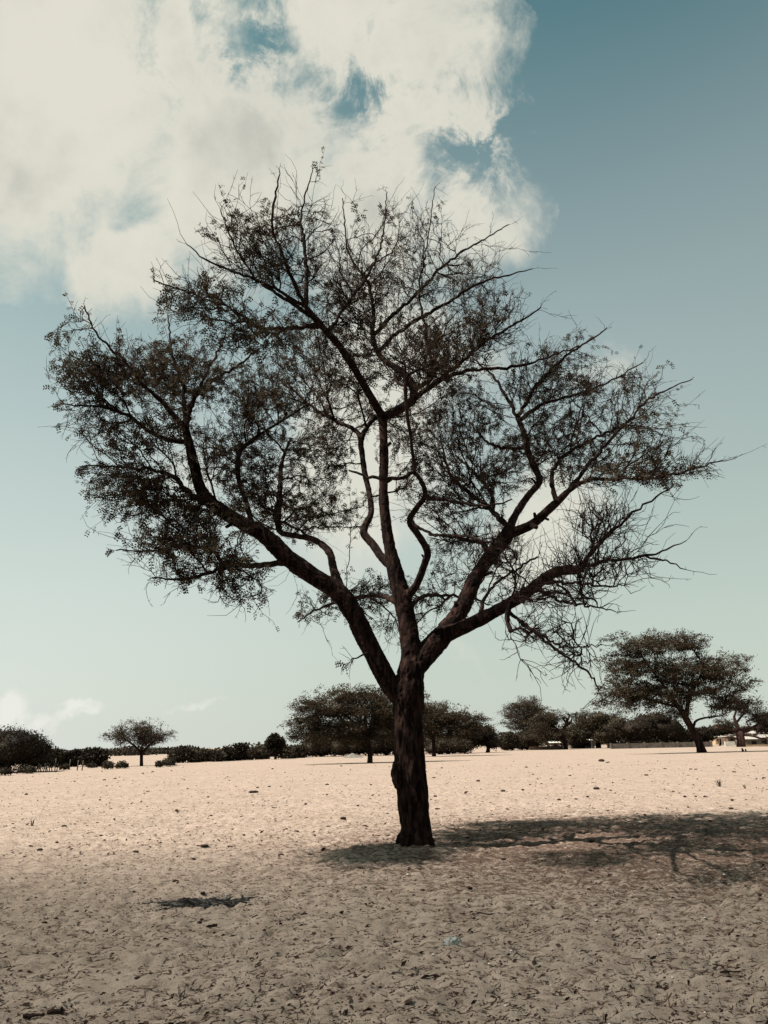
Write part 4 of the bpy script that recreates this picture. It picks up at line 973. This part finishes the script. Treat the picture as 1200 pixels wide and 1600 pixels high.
def wallseg(label, x0, x1, ybase, ytop, mat, Yoff=0, name='wall', cat='wall', th=.25, pil=None):
    gp = ground_pt((x0+x1)/2, ybase); Y0 = float(gp[1])+Yoff
    a = at(x0, ybase, Y0); b_ = at(x1, ybase, Y0); h = at((x0+x1)/2, ytop, Y0)[2]
    mb = MB(); n = max(1, int((b_[0]-a[0])/3.0)); wd = (b_[0]-a[0])
    mb.box((0, 0, -.1), wd, th, h+.1)
    if not pil:
        o = mb.obj(name, mat, smooth=False); o.location = ((a[0]+b_[0])/2, Y0, 0); return tagit(o, label, cat)
    o = empty(name, ((a[0]+b_[0])/2, Y0, 0), label, cat); mb.obj('panel', mat, o, smooth=False)
    for k in range(n+1):
        pb = MB(); pb.box((-wd/2+k*wd/n, -.03, -.1), .3, th+.1, h+.22); pb.obj('pillar', mat, o, smooth=False)
    return o
wallseg('long low grey boundary wall behind the leaning acacia trunk', 955, 1112, 1168.5, 1160.5, M['greyw'], pil=True)
wallseg('low rough grey wall at the foot of the round-topped and forked trees', 828, 880, 1171.5, 1166, M['brown_wall'])
wallseg('short white wall between the tan house and the baobab', 1133, 1149, 1166, 1158.5, M['white'], Yoff=1)
wallseg('low pale wall in front of the long grey house', 1150, 1204, 1166.5, 1163.5, M['tan'], Yoff=3)
wallseg('white gate pillar right of the grey house with white eaves', 924.5, 929, 1169, 1157.5, M['white'], name='gate_pillar', cat='pillar', th=.4)
wallseg('taller white pillar at the left end of the long boundary wall', 949, 954, 1168.8, 1160, M['white'], name='gate_pillar', cat='pillar', th=.4)

# dirt mound
gp = ground_pt(552, 1184); mb = MB(); th, rr_ = np.meshgrid(np.linspace(0, 2*math.pi, 28, endpoint=False), np.linspace(0, 1, 10))
xx = np.cos(th)*rr_*1.7; yy = np.sin(th)*rr_*1.2; zz = .62*np.exp(-(rr_*1.7)**2)*(1+.35*pn(np.stack([xx.ravel()*1.5, yy.ravel()*1.5, xx.ravel()*0+3], 1)).reshape(xx.shape))-.06
i, j = np.meshgrid(np.arange(9), np.arange(28), indexing='ij')
mb.add(np.stack([xx.ravel(), yy.ravel(), zz.ravel()], 1), np.stack([i*28+j, (i+1)*28+j, (i+1)*28+(j+1) % 28, i*28+(j+1) % 28], -1).reshape(-1, 4))
M['mound'] = plain('grey_rubble_earth', (.09, .08, .07), (.16, .145, .125), 3)
o = mb.obj('earth_mound', M['mound']); o.location = (gp[0], gp[1]-1, 0); tagit(o, 'pale heap of earth under the wide acacia, left of its stem', 'mound')

# posts of the fence on the left
fence = None
gp0 = ground_pt(62, 1207)
fence = empty('fence', (gp0[0], gp0[1], 0), 'broken fence of thin grey posts and rails below the large mango', 'fence')
fo = np.array([gp0[0], gp0[1], 0]); rg = np.random.default_rng(77); tops = []
for x in (60, 63, 67, 71, 74, 77, 81, 85.5, 88.5):
    p0 = ground_pt(x, 1207-(x-62)*.06); s = px_size(p0[1]); h = rg.uniform(.45, .75) if x != 85.5 else 1.1
    mb = MB(); a = p0-fo; b_ = a+np.array([rg.normal()*.08, 0, h]); mb.tube([a, (a+b_)/2+rg.normal(size=3)*.02, b_], [.045, .04, .03], 6); mb.obj('post', M['post'], fence); tops.append((a, b_))
for k in range(0, len(tops)-1):
    mb = MB(); mb.tube([tops[k][0]*.35+tops[k][1]*.65, tops[k+1][0]*.5+tops[k+1][1]*.5], [.02, .02], 5); mb.obj('rail', M['post'], fence)
for k, (x, y, h) in enumerate([(108, 1203, .9), (120.5, 1204, .85), (128, 1204, .8)]):
    p0 = ground_pt(x, y); mb = MB(); mb.tube([(0, 0, -.1), (.02, 0, h*.5), (.05, 0, h)], [.05, .045, .035], 6); o = mb.obj('post', M['post']); o.location = (p0[0], p0[1], 0)
    tagit(o, ['thin short post standing alone right of the broken fence', 'left one of two thin posts before the dome-shaped trees', 'right one of two thin posts before the dome-shaped trees'][k], 'post')

# two dark stumps on the far sand at the right
M['char'] = plain('dark_weathered_wood', (.010, .007, .006), (.035, .022, .018), 8)
for k, (x, y, hp, wp) in enumerate([(1161, 1174.6, 5.6, 4.2), (1165.6, 1174.4, 4.2, 3.0)]):
    p0 = ground_pt(x, y); s = px_size(p0[1]); mb = MB(); h = hp*s; r_ = wp*s/2
    mb.tube([(0, 0, -.1), (0, 0, h*.35), (-r_*.25, 0, h*.7), (-r_*.5, 0, h)], [r_*1.1, r_*.85, r_*.6, r_*.25], 9, jit=.06); o = mb.obj('stump', M['char']); o.location = (p0[0], p0[1], 0)
    tagit(o, ['taller of two small dark stumps on far sand before the baobab', 'shorter of two small dark stumps on far sand before the baobab'][k], 'stump')

# ------------------------------------------------------------------ things on the sand
M['litter'] = plain('dry_litter', (.012, .006, .005), (.060, .034, .025), 9); M['straw'] = plain('pale_straw', (.18, .145, .11), (.30, .25, .19), 9)
M['clod'] = plain('dark_clod', (.012, .007, .006), (.045, .028, .022), 14)
def H1(x, y): return hgt(np.atleast_1d(np.asarray(x, float)), np.atleast_1d(np.asarray(y, float)))
def litter(name, label, n, xr, yr, ln, rad, mat, seed, thr, pieces='stick', bias=1.0):
    rg = np.random.default_rng(seed)
    y = yr[0]*(yr[1]/yr[0])**(rg.random(n)**bias); x = rg.uniform(-1, 1, n)*(xr*y/10.0)
    k = pn2(x, y, 1.1, 31)*.6+pn(np.stack([x*2.2, y*5.5, x*0+7], 1))*.7+0.9*np.exp(-((x-TREE[0]-2.0)**2/16+(y-TREE[1]+1.2)**2/5)) > thr+rg.normal(size=n)*.22
    x, y = x[k], y[k]; n = len(x); z = hgt(x, y)
    lo = z-(hgt(x+.10, y)+hgt(x-.10, y)+hgt(x, y+.09)+hgt(x, y-.09))/4      # pieces gather in the creases
    k = lo < rg.normal(size=n)*.012+.001
    x, y, z = x[k], y[k], z[k]; n = len(x)
    mb = MB(); L_ = rg.gamma(3, ln/3, n); a = rg.normal(size=n)*.7+.15; a += (rg.random(n) < .35)*rg.uniform(0, 3.1, n)
    d = np.stack([np.cos(a), np.sin(a), rg.normal(size=n)*.12], 1); p = np.stack([x, y, z+rad*.8], 1)
    if pieces == 'stick':
        bend = np.stack([-np.sin(a), np.cos(a), rg.random(n)*.3], 1)*(rg.normal(size=n)*L_*.14)[:, None]
        e = p+d*L_[:, None]; m_ = (p+e)/2+bend; e[:, 2] = np.maximum(e[:, 2], hgt(e[:, 0], e[:, 1])+.002); m_[:, 2] = np.maximum(m_[:, 2], hgt(m_[:, 0], m_[:, 1])+.004)
        prisms(mb, p, m_, rad*rg.uniform(.6, 1.3, n), rad); prisms(mb, m_, e, rad, rad*.5)
    else:
        diamonds(mb, p+np.array([0, 0, .004]), unit(d+rg.normal(size=(n, 3))*.25), unit(rg.normal(size=(n, 3))*.5+np.array([0, 0, 1.0])), L_, L_*.5)
    return tagit(mb.obj(name, mat, smooth=False), label, kind='stuff', cat='litter')
litter('leaf_litter', 'dark dry stalks and twigs strewn over the foreground sand', 46000, 8, (4.6, 20), .036, .0026, M['litter'], 1, -.2)
litter('leaf_crumbs', 'dark crumbs of dead leaves scattered over the foreground sand', 130000, 8, (4.6, 26), .020, .002, M['litter'], 2, -.35, 'leaf')
litter('straw_bits', 'pale straw pieces scattered over the foreground sand', 3500, 8, (4.6, 14), .06, .0016, M['straw'], 3, .0)
litter('dirt_specks', 'fine dark specks of dung and dead leaves peppering the bright middle sand', 36000, 7, (13, 60), .050, .003, M['litter'], 4, -.1, 'leaf', .8)
# clods
def lump_mesh(name, seed, n1=9, n2=6):
    th, ph = np.meshgrid(np.linspace(0, 2*math.pi, n1, endpoint=False), np.linspace(.05, math.pi-.05, n2))
    D_ = np.stack([np.sin(ph)*np.cos(th), np.sin(ph)*np.sin(th), np.cos(ph)*.55], -1).reshape(-1, 3); V_ = D_*(.5*(1+.45*pn(D_*2.2+seed*3.3)))[:, None]
    i_, j_ = np.meshgrid(np.arange(n2-1), np.arange(n1), indexing='ij')
    return V_, np.stack([i_*n1+j_, (i_+1)*n1+j_, (i_+1)*n1+(j_+1) % n1, i_*n1+(j_+1) % n1], -1).reshape(-1, 4)
rg = np.random.default_rng(12); cl_mb = MB()
for k in range(480):
    y = 8*(75/8)**rg.random(); x = rg.uniform(-.62, .62)*y; s = min(.05, rg.gamma(2.2, .0105))*(1+y/22); V_, Q_ = lump_mesh('', k % 17, 6, 4)
    a = rg.uniform(0, 6.3); V_ = V_*s*np.array([1.3, 1, 1]); V_ = np.stack([V_[:, 0]*math.cos(a)-V_[:, 1]*math.sin(a), V_[:, 0]*math.sin(a)+V_[:, 1]*math.cos(a), V_[:, 2]], 1)
    cl_mb.add(V_+np.array([x, y, float(H1(x, y)[0])+s*.12]), Q_)
tagit(cl_mb.obj('clod_scatter', M['clod']), 'tiny dark droppings and clods speckled over the pale sand', 'clods', kind='stuff')
CL_LAB = {(62, 1329): 'roundish dark clod by itself near the left edge, level with the trunk foot', (319, 1323): 'widest flat dark clod left of the trunk, above the ash patch', (212, 1330): 'thin flat clod between the left-edge clod and the wide flat one',
 (312, 1439): 'dark round clod just below the ash patch', (536, 1282): 'dark clod on bright sand close left of the trunk', (396, 1238): 'long flat dark streak-like clod on the bright sand left of the trunk', (932, 1233): 'largest flat clod on the bright sand right of the trunk',
 (940, 1190): 'distant flat clod below the long boundary wall', (786, 1237): 'clod on bright sand nearest the trunk on its right', (215, 1528): 'dark clod alone in the lower left foreground', (987, 1401): 'dark clod just below the crown shadow at the right', (885, 1434): 'clod on shaded sand below the right part of the crown shadow', (156, 1362): 'little dark clod upper left of the ash patch', (680, 1245): 'little clod touching the right side of the trunk in view', (20, 1287): 'small clod nearest the left photo edge'}
cms = []
for k in range(4):
    V_, Q_ = lump_mesh('', k*5+2, 12, 8); mb = MB(); mb.add(V_, Q_); cms.append(mb.mesh('clod', M['clod']))
for k, (x, y, wpx) in enumerate([(62, 1329, 9), (319, 1323, 16), (212, 1330, 10), (156, 1362, 6), (312, 1439, 8), (536, 1282, 9), (396, 1238, 18), (511, 1226, 6), (231, 1237, 5), (20, 1287, 5), (163, 1219, 5), (41, 1242, 6), (680, 1245, 5), (786, 1237, 8), (932, 1233, 9),
      (817, 1235, 5), (900, 1249, 5), (987, 1401, 6), (885, 1434, 7), (1144, 1251, 5), (940, 1190, 10), (276, 1268, 6), (100, 1292, 7), (605, 1272, 6), (747, 1221, 6), (1166, 1250, 5), (1010, 1212, 6), (215, 1528, 9)]):
    p0 = ground_pt(x, y); s = wpx*px_size(p0[1], x, y); o = bpy.data.objects.new('clod', cms[k % 4]); COL.objects.link(o)
    o.location = (p0[0], p0[1], float(H1(p0[0], p0[1])[0])+s*.12); o.scale = (s*1.1, s*.9, s*(.9 if wpx < 12 else .4)); o.rotation_euler = (0, 0, k*1.3)
    tagit(o, CL_LAB.get((x, y), 'small dark clod or stone lying on the pale sand'), 'clod', 'larger dark clods dotted over the sand')
# dead wood pieces, lower left corner
def deadwood(label, x, y, wpx, seed, ang=.1, name='dead_wood', cat='dead wood', thick=.018):
    p0 = ground_pt(x, y); L_ = wpx*px_size(p0[1], x, y); rg = np.random.default_rng(seed); mb = MB()
    pts = np.stack([np.linspace(-.5, .5, 7)*L_, rg.normal(size=7)*L_*.05, rg.random(7)*.015+.012], 1); mb.tube(pts, thick*(1+rg.normal(size=7)*.3), 7)
    for q_ in range(3):
        c0 = pts[rg.integers(1, 6)]; e = c0+np.array([rg.normal()*.12, rg.normal()*.08, rg.random()*.03])*L_*2; mb.tube([c0, (c0+e)/2+rg.normal(size=3)*.008, e], [thick*.5, thick*.4, thick*.2], 5)
    o = mb.obj(name, M['clod']); o.location = (p0[0], p0[1], float(H1(p0[0], p0[1])[0])); o.rotation_euler = (0, 0, ang); return tagit(o, label, cat)
deadwood('dark rotten stick in the lower left corner of the sand', 52, 1589, 32, 1, 0.05, thick=.012)
deadwood('dark root bit right of the rotten stick in the lower left corner', 86, 1581, 20, 2, .2)
deadwood('short broken twig standing out on sand below the ash patch', 331, 1450, 16, 3, .6, thick=.012)
deadwood('long thin dark twig on sand left of the plastic scrap', 680, 1531, 46, 4, .15, thick=.006)
deadwood('dark curled twig cluster on sand above right of the plastic scrap', 755, 1430, 34, 5, -.5, thick=.008)
deadwood('thin stick leaning in shade right of the trunk foot', 708, 1318, 30, 6, .5, thick=.008)
deadwood('dark twig along a sand ridge near the right edge', 1150, 1520, 60, 7, .35, thick=.007)
# ash patch lying in its hollow
mb = MB(); n1 = 40; th, rr_ = np.meshgrid(np.linspace(0, 2*math.pi, n1, endpoint=False), np.linspace(0, 1, 14)); ed = 1+.35*np.sin(th*3+1)*.5+.2*np.sin(th*7)+.1*np.sin(th*13+2)
ux = np.cos(th)*rr_*ed*.60; uy = np.sin(th)*rr_*ed*.40; xx = ASH[0]+ux*.97-uy*.24; yy = ASH[1]+ux*.24+uy*.97
zz = hgt(xx.ravel(), yy.ravel())+.034*(1-rr_.ravel()**1.5)-.004+.020*pn(np.stack([xx.ravel()*9, yy.ravel()*26, xx.ravel()*0], 1))*(rr_.ravel() < .97)-.02*(rr_.ravel() >= .97)
i, j = np.meshgrid(np.arange(13), np.arange(n1), indexing='ij')
mb.add(np.stack([xx.ravel(), yy.ravel(), zz], 1), np.stack([i*n1+j, (i+1)*n1+j, (i+1)*n1+(j+1) % n1, i*n1+(j+1) % n1], -1).reshape(-1, 4))
m, t, b = mat_new('ash_and_charcoal'); g_ = t.node('ShaderNodeTexCoord').outputs['Object']
t.put(b.inputs['Base Color'], t.mix(t.ramp(t.noise(t.vmath('MULTIPLY', g_, (1, 3, 1)), 5, 8, .7), .48, .68), (.006, .0045, .004), (.085, .076, .070)))
tagit(mb.obj('ash_patch', m), 'dark charred patch with grey ash left of the trunk on open sand', 'ash patch')
rg = np.random.default_rng(99); K = 1100; a = rg.uniform(0, 6.283, K); q_ = np.abs(rg.normal(size=K))*.75; cx_ = np.cos(a)*q_*.6; cy_ = np.sin(a)*q_*.34
cx2 = ASH[0]+cx_*.97-cy_*.24; cy2 = ASH[1]+cx_*.24+cy_*.97; mb = MB()
diamonds(mb, np.stack([cx2, cy2, hgt(cx2, cy2)+.012], 1), unit(rg.normal(size=(K, 3))*np.array([1, 1, .2])), unit(rg.normal(size=(K, 3))*.6+np.array([0, 0, 1.])), rg.uniform(.015, .05, K), rg.uniform(.01, .02, K))
tagit(mb.obj('charcoal_crumbs', m, smooth=False), 'black charcoal crumbs strewn in and around the ash patch', 'charcoal', kind='stuff')
# crumpled clear plastic scrap
p0 = ground_pt(706, 1483); s = 13*px_size(p0[1]); mb = MB(); V_, Q_ = lump_mesh('', 4, 36, 22); V_ = V_*np.array([1, .8, 1.1])*1.7*s*(.8+.55*np.abs(pn(V_*7))+.15*pn(V_*19))[:, None]
mb.add(V_, Q_); m, t, b = mat_new('cloudy_plastic'); b.inputs['Base Color'].default_value = (.40, .41, .39, 1); b.inputs['Roughness'].default_value = .12; b.inputs['Specular IOR Level'].default_value = .6; b.inputs['Transmission Weight'].default_value = .45; b.inputs['IOR'].default_value = 1.3
bp = t.node('ShaderNodeBump'); bp.inputs['Strength'].default_value = .7; bp.inputs['Distance'].default_value = .02; t.put(bp.inputs['Height'], t.noise(t.node('ShaderNodeTexCoord').outputs['Object'], 25, 3)); t.put(b.inputs['Normal'], bp.outputs[0])
o = mb.obj('plastic_scrap', m); o.location = (p0[0], p0[1], float(H1(p0[0], p0[1])[0])+s*.35); tagit(o, 'crumpled pale clear plastic scrap on the sand, lower right of the trunk', 'plastic scrap')
# pale shells or paper flecks
mb = MB(); V_, Q_ = lump_mesh('', 9, 8, 5); mb.add(V_, Q_); fm = mb.mesh('shell_fleck', M['white'])
for k, (x, y) in enumerate([(932, 1438), (1102, 1439), (1131, 1365), (1051, 1527), (1189, 1613-10), (1175, 1612-5), (677, 1502), (799, 1489), (1031, 1519), (890, 1511), (952, 1597), (1101, 1581), (644, 1597), (790, 1572), (765, 1516), (1030, 1459), (860, 1538), (1055, 1355), (637, 1371)]):
    p0 = ground_pt(x, y); s = 5.0*px_size(p0[1], x, y); o = bpy.data.objects.new('shell_fleck', fm); COL.objects.link(o); o.location = (p0[0], p0[1], float(H1(p0[0], p0[1])[0])+s*.2); o.scale = (s, s*.8, s*.7); o.rotation_euler = (0, 0, k)
    tagit(o, 'tiny white shell or paper fleck on the foreground sand', 'fleck', 'tiny white flecks on the sand')
# dry seedlings: thin upright stems
for k, (x, y, hp, lab) in enumerate([(285, 1553, 26, 'pair of thin bare upright stems in the lower left foreground'), (945, 1597, 20, 'short upright stem at the bottom edge right of centre'), (1125, 1230, 12, 'small leafy seedling on bright sand at the right'), (1165, 1232, 8, 'smaller seedling on bright sand near the right photo edge'), (50, 1290, 10, 'tiny dry seedling on bright sand near the left edge')]):
    p0 = ground_pt(x, y); s = px_size(p0[1], x, y); h = hp*s; z0 = float(H1(p0[0], p0[1])[0]); o = empty('seedling', (p0[0], p0[1], z0), lab, 'plant'); rg = np.random.default_rng(k+5)
    for q_ in range(3 if k != 2 else 7):
        st_ = MB(); dx = rg.normal()*.35*h; st_.tube([(dx*.3, 0, -.02), (dx*.6, rg.normal()*.02, h*.5), (dx, 0, h*rg.uniform(.7, 1))], [.003, .0025, .0015] if k in (0, 1) else [.012, .010, .006], 4); st_.obj('stem', M['litter'], o)
    lv_ = MB(); K = 6 if k < 2 else 26; diamonds(lv_, rg.normal(size=(K, 3))*np.array([.3, .3, .25])*h+np.array([0, 0, .5*h]), unit(rg.normal(size=(K, 3))), unit(rg.normal(size=(K, 3))), np.full(K, .18*h), np.full(K, .09*h)); lv_.obj('leaves', M['leaf'], o, smooth=False, kind='stuff')
print('scene built', len(bpy.data.objects))
